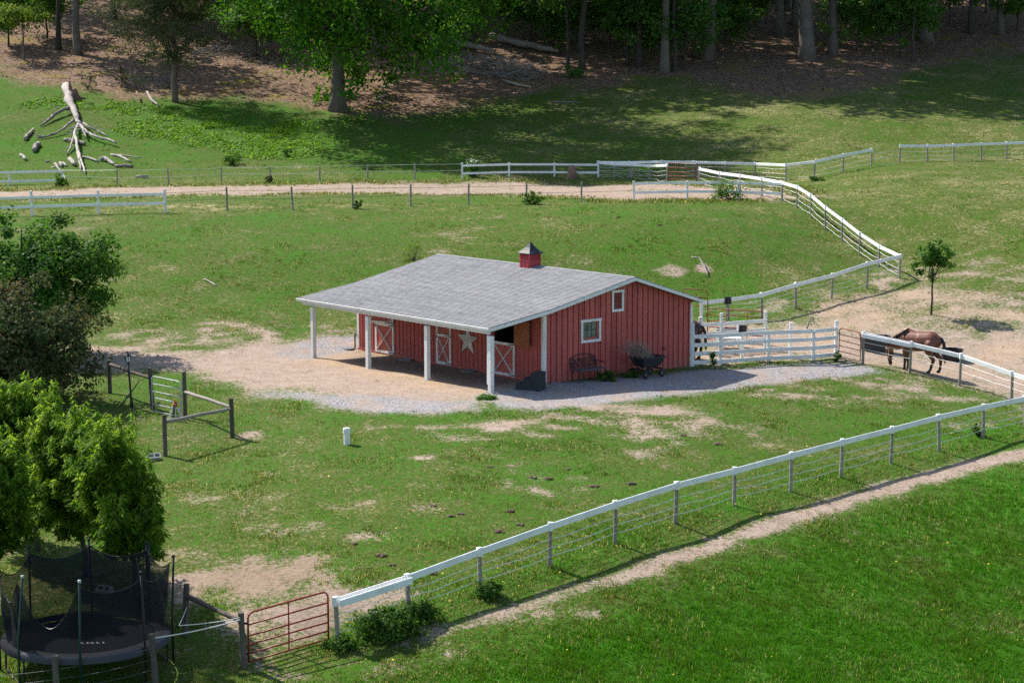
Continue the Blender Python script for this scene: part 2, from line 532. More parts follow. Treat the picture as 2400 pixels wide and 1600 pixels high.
YARD = poly_xy([(-120,790),(120,800),(330,812),(470,832),(560,812),(640,795),(760,785),(850,790),(845,812),(1265,893),(1180,935),(1090,958),(960,965),(860,962),(740,945),(620,922),(530,905),(450,872),(330,862),(200,868),(-120,870)])
GRAVEL = poly_xy([(1120,930),(1180,905),(1262,893),(1270,897),(1450,884),(1640,868),(1800,858),(1960,850),(2030,858),(2085,872),(2010,880),(1850,896),(1700,915),(1560,932),(1420,945),(1280,958),(1180,955)])
GRAVEL2 = poly_xy([(640,812),(740,788),(835,786),(842,812),(800,832),(720,842),(660,835)])
GRAVEL3 = poly_xy([(600,912),(760,915),(900,925),(1030,935),(1140,935),(1140,965),(1000,978),(860,972),(720,950),(600,925)])
PADDOCK = poly_xy([(1630,752),(1760,757),(1860,738),(1960,712),(2060,690),(2170,672),(2300,690),(2560,700),(2560,985),(2400,948),(2260,905),(2150,878),(2030,853),(1960,840),(1690,852),(1625,850)])
TRACK = poly_xy([(-300,446),(150,447),(400,438),(800,431),(1200,425),(1560,432),(1640,438),(1800,445),(1850,462),(1820,468),(1600,466),(1480,470),(1250,458),(900,452),(600,456),(400,458),(150,464),(-300,475)])
PORCH = poly_xy([(790,850),(845,818),(1262,895),(1150,915),(1000,890),(860,862)])
WOOD = poly_xy([(-500,130),(-100,130),(60,190),(160,200),(330,238),(420,240),(560,232),(680,240),(800,272),(930,285),(1100,262),(1300,212),(1500,190),(1620,190),(1760,215),(1900,225),(2050,195),(2160,165),(2250,140),(2420,125),(2900,125),(2900,-90),(-500,-90)])
FOOTPATH = [(g.x, g.y) for g in (G(*p) for p in [(2600,1015),(2400,1062),(2280,1092),(2150,1125),(2020,1162),(1900,1198),(1800,1233),(1700,1268),(1600,1300),(1500,1338),(1400,1368),(1300,1395),(1200,1428),(1100,1462),(1000,1490),(900,1522),(780,1560)])]
FOOT_W = [.40, .36, .36, .36, .34, .34, .32, .26, .22, .22, .18, .18, .16, .1, 0, -.1, -.15]
HORSEWALK = [(g.x, g.y) for g in (G(*p) for p in [(2560,930),(2400,900),(2250,870),(2120,850),(2000,830),(1860,815)])]
# worn or fresh patches: photo spot, radius across, radius in depth, how bare, kind
PATCH = [(600,1362,2.0,1.6,.75),(690,1330,1.3,.9,.5),(520,1372,1.2,.8,.4),(820,1440,1.7,1.6,.85),(700,1450,1.6,1.3,.8),(930,1420,1.2,.8,.35),
 (590,1018,.5,.45,.7),(1380,985,2.2,1.1,.1),(1540,1005,1.8,1.9,.25),(1700,990,2.5,1.3,.05),(1900,930,3.2,1.6,.22),(2100,905,2.6,1.6,.3),(2230,930,1.5,1.0,.3),(1500,960,3.0,1.0,.3),
 (1180,1000,3.5,1.2,.2),(1090,1020,1.2,.8,.25),(1500,1060,.8,.8,.2),(970,1072,.5,.4,.45),(1270,1155,.4,.5,.35),(1575,635,.5,.7,.7),(1650,632,.25,.5,.5),
 (2090,665,.9,1.2,.5),(1800,720,2.0,1.5,.25),(2250,640,5.0,4.5,.02),(2400,690,5.0,3.5,.15),(2130,640,2.2,2.2,.1),(640,780,4.0,2.2,.12),(480,790,4.0,2.4,.1),(300,790,4.0,2.0,.1),
 (720,1310,1.0,.8,.1),(1300,1120,2.2,1.8,-.12),(1250,1290,1.0,.8,-.05),(2300,1000,1.2,.8,.05),(1000,1530,2.0,1.0,-.05),(1300,1450,2.0,1.0,-.05),(900,1570,3.0,1.0,0.0),
 (500,1120,.6,.5,.1),(800,1180,1.0,1.0,-.1),(660,1240,1.3,1.0,.05),(860,1255,.8,.6,.1),(480,790,1.0,.8,.2)]
PATCH = [(G(a, b), rx, ry, s) for a, b, rx, ry, s in PATCH]
CLOVER = [(G(a, b), rx, ry, s) for a, b, rx, ry, s in [(430,295,5.5,5.0,.9),(560,310,6.0,6.0,1.0),(650,340,4.5,5.5,.9),(110,245,2.5,2.5,.7),(250,245,3.0,2.2,.8),(350,265,3.0,2.5,.7)]]
FENCE_FRONT = [(788,1509),(955,1441),(1124,1381),(1290,1327),(1441,1272),(1585,1227),(1721,1183),(1853,1151),(1972,1119),(2089,1085),(2197,1057),(2303,1025),(2399,1003),(2500,983)]
FRONT_XY = [(g.x, g.y) for g in (G(*p) for p in FENCE_FRONT)]

def covers(x, y):
    n1 = fbm(x * .55, y * .55, 11, 3); n2 = fbm(x * 1.5, y * 1.5, 21, 2); n3 = fbm(x * .12, y * .12, 31, 2)
    c = {}
    bare = np.full(x.shape, -1.5)
    def up(v):
        np.maximum(bare, v, out=bare)
    up(np.clip(sdf(x, y, YARD) * .5, -2, .8) + n1 * .5 + n2 * .3)
    up(np.clip(sdf(x, y, PADDOCK) * .4, -2, .12 + .5 * np.clip((87 - y) / 5, 0, 1)) + n1 * .5 + n2 * .4)
    up(np.clip(sdf(x, y, TRACK) * .32 + .25, -2, .6) + n1 * .4 + n2 * .35)
    up(line_d(x, y, FOOTPATH, FOOT_W) * 1.9 + n2 * .5 + .12)
    up(line_d(x, y, HORSEWALK, [.9] * 6) * 1.0 + n2 * .3)
    for g, rx, ry, s in PATCH:
        r2 = ((x - g.x) / rx) ** 2 + ((y - g.y) / ry) ** 2
        up(np.where(r2 < 4, s - .45 * r2 + .75 * n2 + .45 * n1 - .22, -2))
    up(np.where(y < 104, -.80 + .65 * n2 + .5 * n1 + .2 * n3, -1.5))     # stray thin spots of a grazed field
    gravel = np.maximum(np.maximum(sdf(x, y, GRAVEL) * 1.1, sdf(x, y, GRAVEL2) * .9 - .1), sdf(x, y, GRAVEL3) * .9 - .25) + n1 * .35 + n2 * .15
    litter = sdf(x, y, WOOD) * .30 + n1 * .6 + n3 * .5
    lush = np.clip(-line_d(x, y, FOOTPATH, [0.0] * 17) * .25, 0, 1)
    # the meadow lies on the camera's side of the footpath
    fp = np.array(FOOTPATH); fy = np.interp(x, fp[::-1, 0], fp[::-1, 1])
    meadow = np.clip((fy - y) * .3, 0, 1)
    n4 = fbm(x * .9, y * .9, 51, 2)
    tone = .45 + .13 * n3 + .16 * n1 + .08 * n2 + .08 * np.clip(n4 - .15, 0, 1) - .20 * np.clip(-n4 - .2, 0, 1)
    tone = tone - .025 - .24 * meadow + .06 * meadow * n1
    tone = tone + .07 * np.clip((x - 8) / 12, 0, 1) * np.clip((y - 74) / 15, 0, 1)          # drier field on the right
    tone = tone + .04 * np.clip((y - 100) / 15, 0, 1) - .14 * np.clip((y - 133) / 8, 0, 1) * np.clip((0 - x) / 10, 0, 1)
    for g, rx, ry, s in CLOVER:
        r2 = ((x - g.x) / rx) ** 2 + ((y - g.y) / ry) ** 2
        tone = np.where(r2 < 1, tone * (1 - s * (1 - r2)) + .22 * s * (1 - r2), tone)
    fence_lush = np.clip(1.2 - np.abs(line_d(x, y, FRONT_XY, [0.0] * 14)) * 1.1, 0, 1)
    tone = tone - .12 * fence_lush
    bare = bare - .8 * fence_lush * np.clip((60 - y) / 10 + .6, 0, 1) * (line_d(x, y, FOOTPATH, FOOT_W) < 0)
    tone = tone - .10 * np.clip(litter + .3, 0, 1)
    # weedy verge between the two rows of posts
    tr = np.clip(1 - np.abs(y - 108) / 3, 0, 1) * (x < 8)
    tone = tone + .16 * tr * (n2 > -.2)
    hay = np.clip(sdf(x, y, PORCH) * .5 + 1.0, 0, 1) * np.clip(.6 + n2, 0, 1)
    hay = np.maximum(hay, .55 * np.clip(1 + sdf(x, y, PADDOCK) * .4, 0, 1) * np.clip(.3 + n1 * 1.5, 0, 1))
    for gx_, gy_, rr_ in ((600, 1362, 2.0), (690, 1340, 1.5)):
        q_ = G(gx_, gy_); hay = np.maximum(hay, .8 * np.clip(1.2 - np.hypot(x - q_.x, y - q_.y) / rr_, 0, 1))
    muck = np.clip(sdf(x, y, PORCH) * 1.0 + .2 + n1 * .4, 0, 1) * .75
    c['bare'] = np.clip(bare, -1.5, 1.5); c['gravel'] = np.clip(gravel, -1.5, 1.5); c['litter'] = np.clip(litter, -2, 2)
    c['tone'] = np.clip(tone, .05, .95)
    for gx_, gy_, rr_ in ((600, 1362, 2.4), (690, 1340, 1.8), (780, 1450, 1.8)):
        q_ = G(gx_, gy_); muck = np.maximum(muck, .55 * np.clip(1.3 - np.hypot(x - q_.x, y - q_.y) / rr_, 0, 1))
    c['hay'] = hay; c['muck'] = muck; c['meadow'] = meadow; c['edge'] = fence_lush
    return c

def spaced(stops):
    out = []
    for a, b, s in stops: out += list(np.arange(a, b, s))
    return np.array(out)
_gx = spaced([(-420, -80, 20), (-80, -40, 2.0), (-40, 40, .36), (40, 80, 2.0), (80, 421, 20)])
_gy = spaced([(-60, 20, 8), (20, 40, 1.0), (40, 60, .25), (60, 112, .3), (112, 150, .45), (150, 262, .9), (262, 300, 3), (300, 601, 15)])
GX, GY = np.meshgrid(_gx, _gy)
_yy = np.minimum(GY, 330)
GZ = ground_z(np.clip(GX, -110, 110), np.clip(_yy, 12, 330)) + (GY - _yy) * .15
_cov = covers(GX.ravel(), GY.ravel())
def build_ground():
    ny, nx = GX.shape
    V = np.stack([GX.ravel(), GY.ravel(), GZ.ravel()], 1)
    idx = np.arange(ny * nx).reshape(ny, nx)
    Fq = np.stack([idx[:-1, :-1].ravel(), idx[:-1, 1:].ravel(), idx[1:, 1:].ravel(), idx[1:, :-1].ravel()], 1)
    cx = V[Fq].mean(1)
    cov = {k: v[Fq].mean(1) for k, v in _cov.items()}
    who = np.zeros(len(Fq), int)                      # which piece of the setting a patch of the sheet belongs to
    fpd = line_d(cx[:, 0], cx[:, 1], FOOTPATH, FOOT_W)
    who[(sdf(cx[:, 0], cx[:, 1], YARD) > -.8) & (cov['bare'] > 0)] = 1
    who[cov['gravel'] > 0] = 2
    who[(sdf(cx[:, 0], cx[:, 1], TRACK) > -1) & (cov['bare'] > 0) & (who == 0)] = 3
    who[(fpd > -.5) & (cov['bare'] > 0) & (who == 0)] = 4
    who[(cov['litter'] > .1)] = 5
    names = ['pasture_ground', 'dirt_yard', 'gravel_yard', 'dirt_track', 'dirt_path', 'forest_floor']
    # one smooth normal field over the whole sheet, so the pieces join without a seam
    dzdx = np.gradient(GZ, axis=1) / np.gradient(GX, axis=1); dzdy = np.gradient(GZ, axis=0) / np.gradient(GY, axis=0)
    NR = np.stack([-dzdx.ravel(), -dzdy.ravel(), np.ones(nx * ny)], 1); NR /= np.linalg.norm(NR, axis=1)[:, None]
    for k, nm in enumerate(names):
        f = Fq[who == k]
        if len(f) == 0: continue
        used, inv = np.unique(f.ravel(), return_inverse=True)
        me = np_mesh(nm, V[used], inv.reshape(f.shape), M['ground'], smooth=True)
        for a in ('bare', 'gravel', 'litter', 'tone', 'hay', 'muck'):
            at = me.attributes.new(a, 'FLOAT', 'POINT')
            at.data.foreach_set('value', _cov[a][used].astype(np.float32))
        me.normals_split_custom_set_from_vertices(NR[used].tolist())
        tag(link_mesh(nm, me), kind='structure')
    return V, Fq, cov, cx
_V, _F, _fc, _cx = build_ground()

# ------------------------------------------------------------------ grass
def project(P):
    X = P[..., 0]; Y = P[..., 1]; Z = P[..., 2] - CAM_H
    d = Y * CP - Z * SP; v = Y * SP + Z * CP
    return 1200 + F_PX * X / d, 800 - F_PX * v / d

def scatter(weight, n, seed):
    """n random spots on the sheet, with a weight for every patch"""
    rng = np.random.default_rng(seed)
    w = weight / weight.sum()
    f = rng.choice(len(_F), n, p=w)
    a, b = rng.random(n), rng.random(n)
    q = _V[_F[f]]
    P = (q[:, 0] * ((1 - a) * (1 - b))[:, None] + q[:, 1] * (a * (1 - b))[:, None] + q[:, 2] * (a * b)[:, None] + q[:, 3] * ((1 - a) * b)[:, None])
    return P, f, rng
_px, _py = project(_V)
_fx, _fy = _px[_F], _py[_F]
_area = np.abs((_fx[:, 0] - _fx[:, 2]) * (_fy[:, 1] - _fy[:, 3]) - (_fx[:, 1] - _fx[:, 3]) * (_fy[:, 0] - _fy[:, 2])) / 2
_in = (_fx.mean(1) > -300) & (_fx.mean(1) < 2700) & (_fy.mean(1) > 120) & (_fy.mean(1) < 1720) & (_cx[:, 1] > 38) & (_cx[:, 1] < 190)
BARN_B = Vector((-7.855, 77.809, 0.0)); BARN_YAW = RAD(-49.78)
_bu = (_cx[:, 0] - BARN_B.x) * math.cos(BARN_YAW) + (_cx[:, 1] - BARN_B.y) * math.sin(BARN_YAW)
_bv = -(_cx[:, 0] - BARN_B.x) * math.sin(BARN_YAW) + (_cx[:, 1] - BARN_B.y) * math.cos(BARN_YAW)
_inbarn = (_bu > -1.0) & (_bu < 10.9) & (_bv > -.3) & (_bv < 10.5)

def blades(P, h, w, nb, tint, rng, spread=.06, lean=.55, stiff=1.0, straw=None):
    """tufts of narrow triangular blades at the spots P"""
    n = len(P)
    ang = rng.random((n, nb)) * 2 * np.pi
    rad = np.sqrt(rng.random((n, nb))) * spread
    hh = h[:, None] * (.55 + .7 * rng.random((n, nb)))
    ln = lean * (.3 + rng.random((n, nb))) * hh
    la = ang + rng.normal(0, .7, (n, nb))
    bx = P[:, 0, None] + np.cos(ang) * rad; by = P[:, 1, None] + np.sin(ang) * rad
    bz = np.repeat(P[:, 2, None], nb, 1) - .015
    fa = rng.random((n, nb)) * np.pi
    ww = w[:, None] * (.6 + .8 * rng.random((n, nb))) / 2
    A = np.stack([bx - np.cos(fa) * ww, by - np.sin(fa) * ww, bz], -1)
    B = np.stack([bx + np.cos(fa) * ww, by + np.sin(fa) * ww, bz], -1)
    T = np.stack([bx + np.cos(la) * ln, by + np.sin(la) * ln, bz + hh * stiff], -1)
    V = np.stack([A, B, T], 2).reshape(-1, 3)
    Fc = np.arange(len(V)).reshape(-1, 3)
    t = np.clip(tint[:, None] + rng.normal(0, .085, (n, nb)) + .13 * rng.normal(0, 1, (n, 1)), 0, .8)
    t = np.where(rng.random((n, nb)) < straw[:, None], .84 + .16 * rng.random((n, nb)), t)
    return V, Fc, t.ravel()

def build_grass():
    cover = np.clip(.55 - _fc['bare'] * 1.15, .035, 1) * np.clip(.5 - _fc['gravel'] * 1.3, .02, 1) * np.clip(.75 - _fc['litter'] * .8, .03, 1)
    wgt = _area * _in * cover * ~_inbarn * (1 + .4 * _fc['meadow'])
    n = 165000
    P, f, rng = scatter(wgt, n, 3)
    Y = P[:, 1]
    k = (Y / 50.0) ** .5; kh = (Y / 50.0) ** .2
    mead = _fc['meadow'][f]; edge = _fc['edge'][f]
    long = np.clip(fbm(P[:, 0] * .8, P[:, 1] * .8, 44, 2) * 1.6, 0, 1)
    h = (.042 + .060 * mead + .08 * edge * rng.random(n) + .055 * long) * kh * (.7 + .6 * rng.random(n))
    verge = np.clip(1 - np.abs(Y - 108.5) / 3.5, 0, 1) * (P[:, 0] < 9) + np.clip(1 - np.abs(Y - 129) / 4.5, 0, 1) * (P[:, 0] < 6)
    h = h + .06 * verge * rng.random(n)
    w = (.017 + .008 * rng.random(n)) * k
    tint = _fc['tone'][f] + .14 * vnoise(P[:, 0] * 1.1, P[:, 1] * 1.1, 45) + .03
    V, Fc, t = blades(P, h, w, 6, tint, rng, .085, straw=np.clip(.145 - .13 * mead + .10 * vnoise(P[:, 0] * .7, P[:, 1] * .7, 46) + .16 * np.clip(_fc['bare'][f] + .7, 0, 1), .01, .4))
    me = np_mesh('pasture_grass', V, Fc, M['blade'], t)
    tag(link_mesh('pasture_grass', me), 'short green grazed grass covering the pasture and meadow', 'grass', kind='stuff')
build_grass()

def build_weeds():
    """tall dry weeds on both verges of the track"""
    d = sdf(_cx[:, 0], _cx[:, 1], TRACK)
    w = _area * _in * (np.clip(1 - np.abs(d + 1.1) / 1.7, 0, 1) + .05 * (d > 0)) * np.clip(fbm(_cx[:, 0] * .4, _cx[:, 1] * .8, 61, 2) + .5, 0, 1)
    n = 5500
    P, f, rng = scatter(w, n, 33)
    h = (.06 + .14 * rng.random(n)) * (1 - .55 * (d[f] > .5)); wd = .035 + .02 * rng.random(n)
    tint = np.where(rng.random(n) < .4, .60, .42) + .1 * rng.normal(0, 1, n)
    V, Fc, t = blades(P, h, wd, 6, np.clip(tint, 0, .8), rng, .14, straw=np.full(n, .22))
    me = np_mesh('verge_weeds', V, Fc, M['blade'], t)
    tag(link_mesh('verge_weeds', me), 'tall dry grass and weeds along the edges of the dirt track', 'weeds', kind='stuff')
build_weeds()
# ------------------------------------------------------------------ the barn
M['crimson'] = paint_mat('crimson_paint', (.40, .05, .06), .5, .12)
def make_shingle_mat():
    n = NT('grey_shingles'); o = n.obj(); r = n.rand()
    sx = n.node('ShaderNodeSeparateXYZ'); n.l.new(o, sx.inputs[0])
    cell = n.math('FLOOR', n.math('ADD', n.math('MULTIPLY', sx.outputs[0], 3.4), n.math('MULTIPLY', r, 37.0)))
    wnz = n.node('ShaderNodeTexWhiteNoise', noise_dimensions='2D')
    cb = n.node('ShaderNodeCombineXYZ'); n.l.new(cell, cb.inputs[0]); n.l.new(r, cb.inputs[1])
    n.l.new(cb.outputs[0], wnz.inputs['Vector'])
    tab = wnz.outputs['Value']
    pz = n.pos()
    blot = n.noise(.55, 4, .6, pz); grit = n.noise(30, 2, .6, pz)
    f = n.math('ADD', n.math('MULTIPLY', tab, .14), n.math('MULTIPLY', blot, .22))
    f = n.math('ADD', f, n.math('MULTIPLY', r, .10))
    f = n.math('ADD', f, n.math('MULTIPLY', grit, .5))
    c = n.ramp(f, [(.2, (.135, .135, .143)), (.5, (.245, .244, .254)), (.8, (.355, .352, .362))])
    return n.done(n.bsdf(c, .92, n.bump(grit, .4, .01), .15))
M['shingle'] = make_shingle_mat()
def make_dark_metal():
    n = NT('cupola_roof_metal'); o = n.obj()
    c = n.ramp(n.noise(5, 4, .6, o), [(.3, (.018, .019, .023)), (.7, (.05, .053, .062))])
    return n.done(n.bsdf(c, .55, None, .25))
M['cupola_roof'] = make_dark_metal()
M['ply'] = wood_mat('orange_plywood', (.30, .11, .05), (.42, .17, .085))
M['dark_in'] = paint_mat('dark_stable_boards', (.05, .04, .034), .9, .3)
M['star'] = paint_mat('weathered_star_paint', (.55, .54, .50), .7, .35, (.26, .25, .25), 5.0)
def make_glass():
    n = NT('window_pane')
    c = n.ramp(n.noise(3.0, 3, .6, n.obj()), [(.35, (.06, .08, .07)), (.65, (.17, .21, .19))])
    return n.done(n.bsdf(c, .08, None, .6))
M['pane'] = make_glass()
M['stone'] = paint_mat('flat_stone', (.20, .20, .21), .9, .3, streak=False)

U0, U1, VW, VB = -.72, 10.655, 2.76, 10.36          # left end, right end, front wall, back wall
KNEE = (VW, 2.71); RIDGE = (6.99, 3.60); EAVE = (-.08, 2.29); BACK = (10.56, 2.50)
RL, RR = -.88, 11.03
def roof_z(v):
    pts = [EAVE, KNEE, RIDGE, BACK]
    for (a, za), (b, zb) in zip(pts, pts[1:]):
        if v <= b: return za + (zb - za) * (v - a) / (b - a)
    return BACK[1]

barn = empty('horse_barn', BARN_B, BARN_YAW, 'red board and batten horse barn with grey shingle roof and open porch', 'barn')

def wall_boards(along, lo, hi, pitch, fixed, thick, top, holes, out, batten=True, zb=-.35, name='board'):
    """upright boards side by side; along 'u' or 'v'; holes = [(a,b,z0,z1)]"""
    cuts = sorted(set([round(x, 3) for x in list(np.arange(lo, hi, pitch)) + [hi] + [h for H in holes for h in H[:2]]]))
    cuts = [c for i, c in enumerate(cuts) if i == 0 or c - cuts[i - 1] > .035 or any(abs(c - h) < 1e-3 for H in holes for h in H[:2])]
    rng = random.Random(hash((along, round(fixed, 2))) & 255)
    for a, b in zip(cuts, cuts[1:]):
        m = (a + b) / 2; g = .013
        spans = [(zb, None)]
        for (h0, h1, z0, z1) in holes:
            if h0 - 1e-3 <= m <= h1 + 1e-3: spans = [(zb, z0), (z1, None)]
        for z0, z1 in spans:
            ta, tb = (top(a), top(b)) if z1 is None else (z1, z1)
            if min(ta, tb) - z0 < .02: continue
            mb = MB(); dd = rng.uniform(-.004, .004)
            poly = [(a + g, z0), (b - g, z0), (b - g, tb), (a + g, ta)]
            mb.prism(poly, 'y' if along == 'u' else 'x', fixed - thick / 2 + dd, fixed + thick / 2 + dd)
            mb.build(name, M['red'], barn)
    if batten:
        for c in cuts[1:-1]:
            if any(h0 - .05 < c < h1 + .05 for h0, h1, *_ in holes):
                zs = []
                for (h0, h1, z0, z1) in holes:
                    if h0 + .05 < c < h1 - .05: zs = [(zb, z0 - .1), (z1 + .1, top(c))]
                    elif abs(c - h0) <= .05 or abs(c - h1) <= .05: zs = []
            else: zs = [(zb, top(c))]
            for z0, z1 in zs:
                if z1 - z0 < .1: continue
                mb = MB(); w = .020
                lo_, hi_ = (fixed + out * thick / 2, fixed + out * (thick / 2 + .03))
                c2 = c + .036
                mb.prism([(c2 - w, z0), (c2 + w, z0), (c2 + w, z1), (c2 - w, z1)], 'y' if along == 'u' else 'x', min(lo_, hi_), max(lo_, hi_))
                mb.build('batten', M['redbatten'], barn)

under = lambda v: roof_z(v) - .10
D1, D2, D3 = (.48, 1.72), (4.45, 5.36), (7.88, 9.13)
wall_boards('u', U0, U1, .245, VW, .05, lambda u: under(VW), [(D1[0], D1[1], .04, 2.05), (D2[0], D2[1], .03, 2.12), (D3[0], D3[1], .04, 2.14)], -1)
WIN = (4.66, 5.46, 1.40, 2.07); VEN = (6.20, 6.62, 2.43, 3.05)
wall_boards('v', VW + .06, VB, .272, U1, .05, under, [WIN, VEN], 1)
M['backing'] = paint_mat('gap_shade_red', (.23, .055, .046), .9, .2)  # barn red darkened to stand in for deep shade in the gaps between boards
for a_, b_ in ((U0 + .05, D1[0]), (D1[1], D2[0]), (D2[1], D3[0]), (D3[1], U1 - .05)):
    MB().box(((a_ + b_) / 2, VW + .035, 1.1), (b_ - a_, .02, 2.7)).build('gap_shade_sheet', M['backing'], barn)
for a_, b_, z0_, z1_ in ((VW + .06, WIN[0], -.3, 2.5), (WIN[1], VEN[0], -.3, 2.4), (VEN[1], VB - .05, -.3, 2.35), (WIN[0], WIN[1], -.3, WIN[2]), (VEN[0], VEN[1], -.3, VEN[2]), (4.0, 6.15, 2.1, 2.75), (6.7, 9.0, 2.35, 2.85)):
    MB().box((U1 - .035, (a_ + b_) / 2, (z0_ + z1_) / 2), (.02, b_ - a_ - .004, z1_ - z0_ - .004)).build('gap_shade_sheet', M['backing'], barn)
# plain far walls, seen only as slivers
MB().prism([(VW + .03, -.35), (VB, -.35), (VB, under(VB)), (RIDGE[0], under(RIDGE[0])), (VW + .03, under(VW))], 'x', U0, U0 + .05).build('end_wall', M['red'], barn)
MB().box(((U0 + U1) / 2, VB - .01, 1.03), (U1 - U0 - .11, .05, 2.76)).build('back_wall', M['red'], barn)
# stall partitions and floor inside, so the open hatch looks into a dark room
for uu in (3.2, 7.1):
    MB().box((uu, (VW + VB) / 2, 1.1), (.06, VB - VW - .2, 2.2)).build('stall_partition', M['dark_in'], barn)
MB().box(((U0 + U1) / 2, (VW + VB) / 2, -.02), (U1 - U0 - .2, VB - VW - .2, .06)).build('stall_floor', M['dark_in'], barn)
# foot board along the porch
MB().box(((U0 + U1) / 2, VW - .045, .02), (U1 - U0, .03, .16)).build('foot_board', M['redbatten'], barn)

# roof: sheathing slabs with real courses of shingles on them
def slab(a, b, name, lo=RL, hi=RR):
    n = Vector((0, -(b[1] - a[1]), b[0] - a[0])).normalized()
    t = .09
    poly = [a, b, (b[0] - n.y * t, b[1] - n.z * t), (a[0] - n.y * t, a[1] - n.z * t)]
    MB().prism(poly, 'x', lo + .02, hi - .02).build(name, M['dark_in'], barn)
slab(EAVE, KNEE, 'porch_roof_deck'); slab(KNEE, RIDGE, 'roof_deck'); slab(RIDGE, BACK, 'roof_deck')
def courses(a, b, up):
    """rows of shingles from the eave a up to b"""
    A = Vector((0, a[0], a[1])); B = Vector((0, b[0], b[1])); d = B - A; L = d.length; d.normalize()
    nrm = Vector((1, 0, 0)).cross(d)
    if nrm.z < 0: nrm = -nrm
    ex = .135; nrow = int(round(L / ex)); ex = L / nrow
    mesh = {}
    for v in range(3):
        mb = MB(); rng = random.Random(v + int(a[0] * 10))
        seg = 26; xs = [RL + (RR - RL) * k / seg for k in range(seg + 1)]
        prof = [(-.014, .002), (-.014, .030), (ex + .03, .007), (ex + .03, .001)]
        vs = []; fs = []
        for x in xs:
            jy = rng.uniform(-.006, .006); jz = rng.uniform(-.003, .003)
            for k, (s_, h_) in enumerate(prof):
                p = d * (s_ + (jy if k < 2 else 0)) + nrm * (h_ + (jz if k == 1 else 0))
                vs.append((x, p.y, p.z))
        for k in range(seg):
            for j in range(4):
                j2 = (j + 1) % 4
                fs.append((k * 4 + j, k * 4 + j2, (k + 1) * 4 + j2, (k + 1) * 4 + j))
        fs += [(3, 2, 1, 0), tuple(seg * 4 + j for j in range(4))]
        mesh[v] = mb.add(vs, fs).mesh('shingle_course', M['shingle'])
    for k in range(nrow):
        p = A + d * (ex * k) + nrm * .003
        link_mesh('shingle_course', mesh[k % 3], barn, Matrix.Translation(p))
courses(EAVE, KNEE, 1); courses(KNEE, RIDGE, 1); courses(BACK, RIDGE, 1)
for k in range(40):
    w = (RR - RL) / 40
    mb = MB()
    for s in (-1, 1):
        zt = RIDGE[1] + .035
        q = RIDGE[0] + s * .15; zq = roof_z(q) + .032
        mb.add([(RL + k * w, RIDGE[0], zt), (RL + (k + 1) * w + .02, RIDGE[0], zt - .004), (RL + (k + 1) * w + .02, q, zq - .004), (RL + k * w, q, zq)], [(0, 1, 2, 3)])
    mb.build('ridge_cap', M['shingle'], barn)
# trim
MB().box(((RL + RR) / 2, EAVE[0] - .035, EAVE[1] - .055), (RR - RL + .02, .045, .11)).build('eave_board', M['white'], barn)
MB().box(((RL + RR) / 2, EAVE[0] - .07, EAVE[1] - .008), (RR - RL + .06, .075, .022)).build('drip_edge', M['vinyl'], barn)
MB().box(((RL + RR) / 2, BACK[0] + .03, BACK[1] - .07), (RR - RL, .045, .14)).build('eave_board', M['white'], barn)
for uu, nm in ((RR, 'rake_board'), (RL, 'rake_board')):
    for a, b in ((EAVE, KNEE), (KNEE, RIDGE), (RIDGE, BACK)):
        mb = MB()
        x0 = uu - .02; x1 = uu + .025
        mb.prism([(a[0], a[1] - .125), (b[0], b[1] - .125), (b[0], b[1] - .004), (a[0], a[1] - .004)], 'x', x0, x1)
        mb.build(nm, M['white'], barn)
# soffit beam under the porch eave and rafters
MB().box(((RL + RR) / 2, .06, EAVE[1] - .17), (RR - RL - .3, .09, .13)).build('porch_beam', M['white'], barn)
for k in range(17):
    uu = RL + .3 + k * (RR - RL - .6) / 16
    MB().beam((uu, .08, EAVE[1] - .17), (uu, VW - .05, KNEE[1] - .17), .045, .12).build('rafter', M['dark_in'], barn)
# porch posts
for k in range(4):
    mb = MB(); mb.box((3.66 * k, .03, .83), (.165, .165, 2.35))
    po = mb.build('porch_post', M['white'], barn, bevel=.008)
    if k == 3:
        MB().box((3.66 * k - .12, .03, 1.15), (.06, .13, 1.75)).build('post_board', M['white'], po)
# corner boards
for u_, v_ in ((U0 - .005, VW - .03), (U1 + .0, VW - .03)):
    MB().box((u_, v_, 1.14), (.13, .045, 2.68)).build('corner_board', M['white'], barn)
MB().box((U1 + .045, VW + .04, 1.14), (.04, .12, 2.68)).build('corner_board', M['white'], barn)
MB().box((U1 + .045, VB - .05, 1.06), (.04, .12, 2.6)).build('corner_board', M['white'], barn)

def x_door(u0, u1, z0, z1, v, parent, name='stable_door', cross=True, latch=True):
    d = empty(name, (u0, v, z0)); d.parent = parent
    W, Hh = u1 - u0, z1 - z0
    MB().box((W / 2, 0, Hh / 2), (W - .01, .035, Hh - .01)).build('door_panel', M['red'], d)
    t = .095; y = -.03
    for c, s in (((W / 2, y, t / 2), (W, .026, t)), ((W / 2, y, Hh - t / 2), (W, .026, t)), ((t / 2, y, Hh / 2), (t, .026, Hh - 2 * t)), ((W - t / 2, y, Hh / 2), (t, .026, Hh - 2 * t))):
        MB().box(c, s).build('door_trim', M['white'], d)
    if cross:
        MB().beam((t, y, t), (W - t, y, Hh - t), .022, .085, up=(0, -1, 0)).build('cross_brace', M['white'], d)
        mb = MB(); mb.beam((t, y - .003, Hh - t), (W - t, y - .003, t), .020, .085, up=(0, -1, 0)); mb.build('cross_brace', M['white'], d)
    for zz in (t * .5, Hh - t * .5):
        MB().box((W - .16, y - .02, zz), (.34, .014, .035)).build('strap_hinge', M['iron'], d)
    if latch: MB().box((.04, y - .025, Hh - .12), (.05, .03, .10)).build('latch', M['iron'], d)
    return d
def beam_fix(): pass
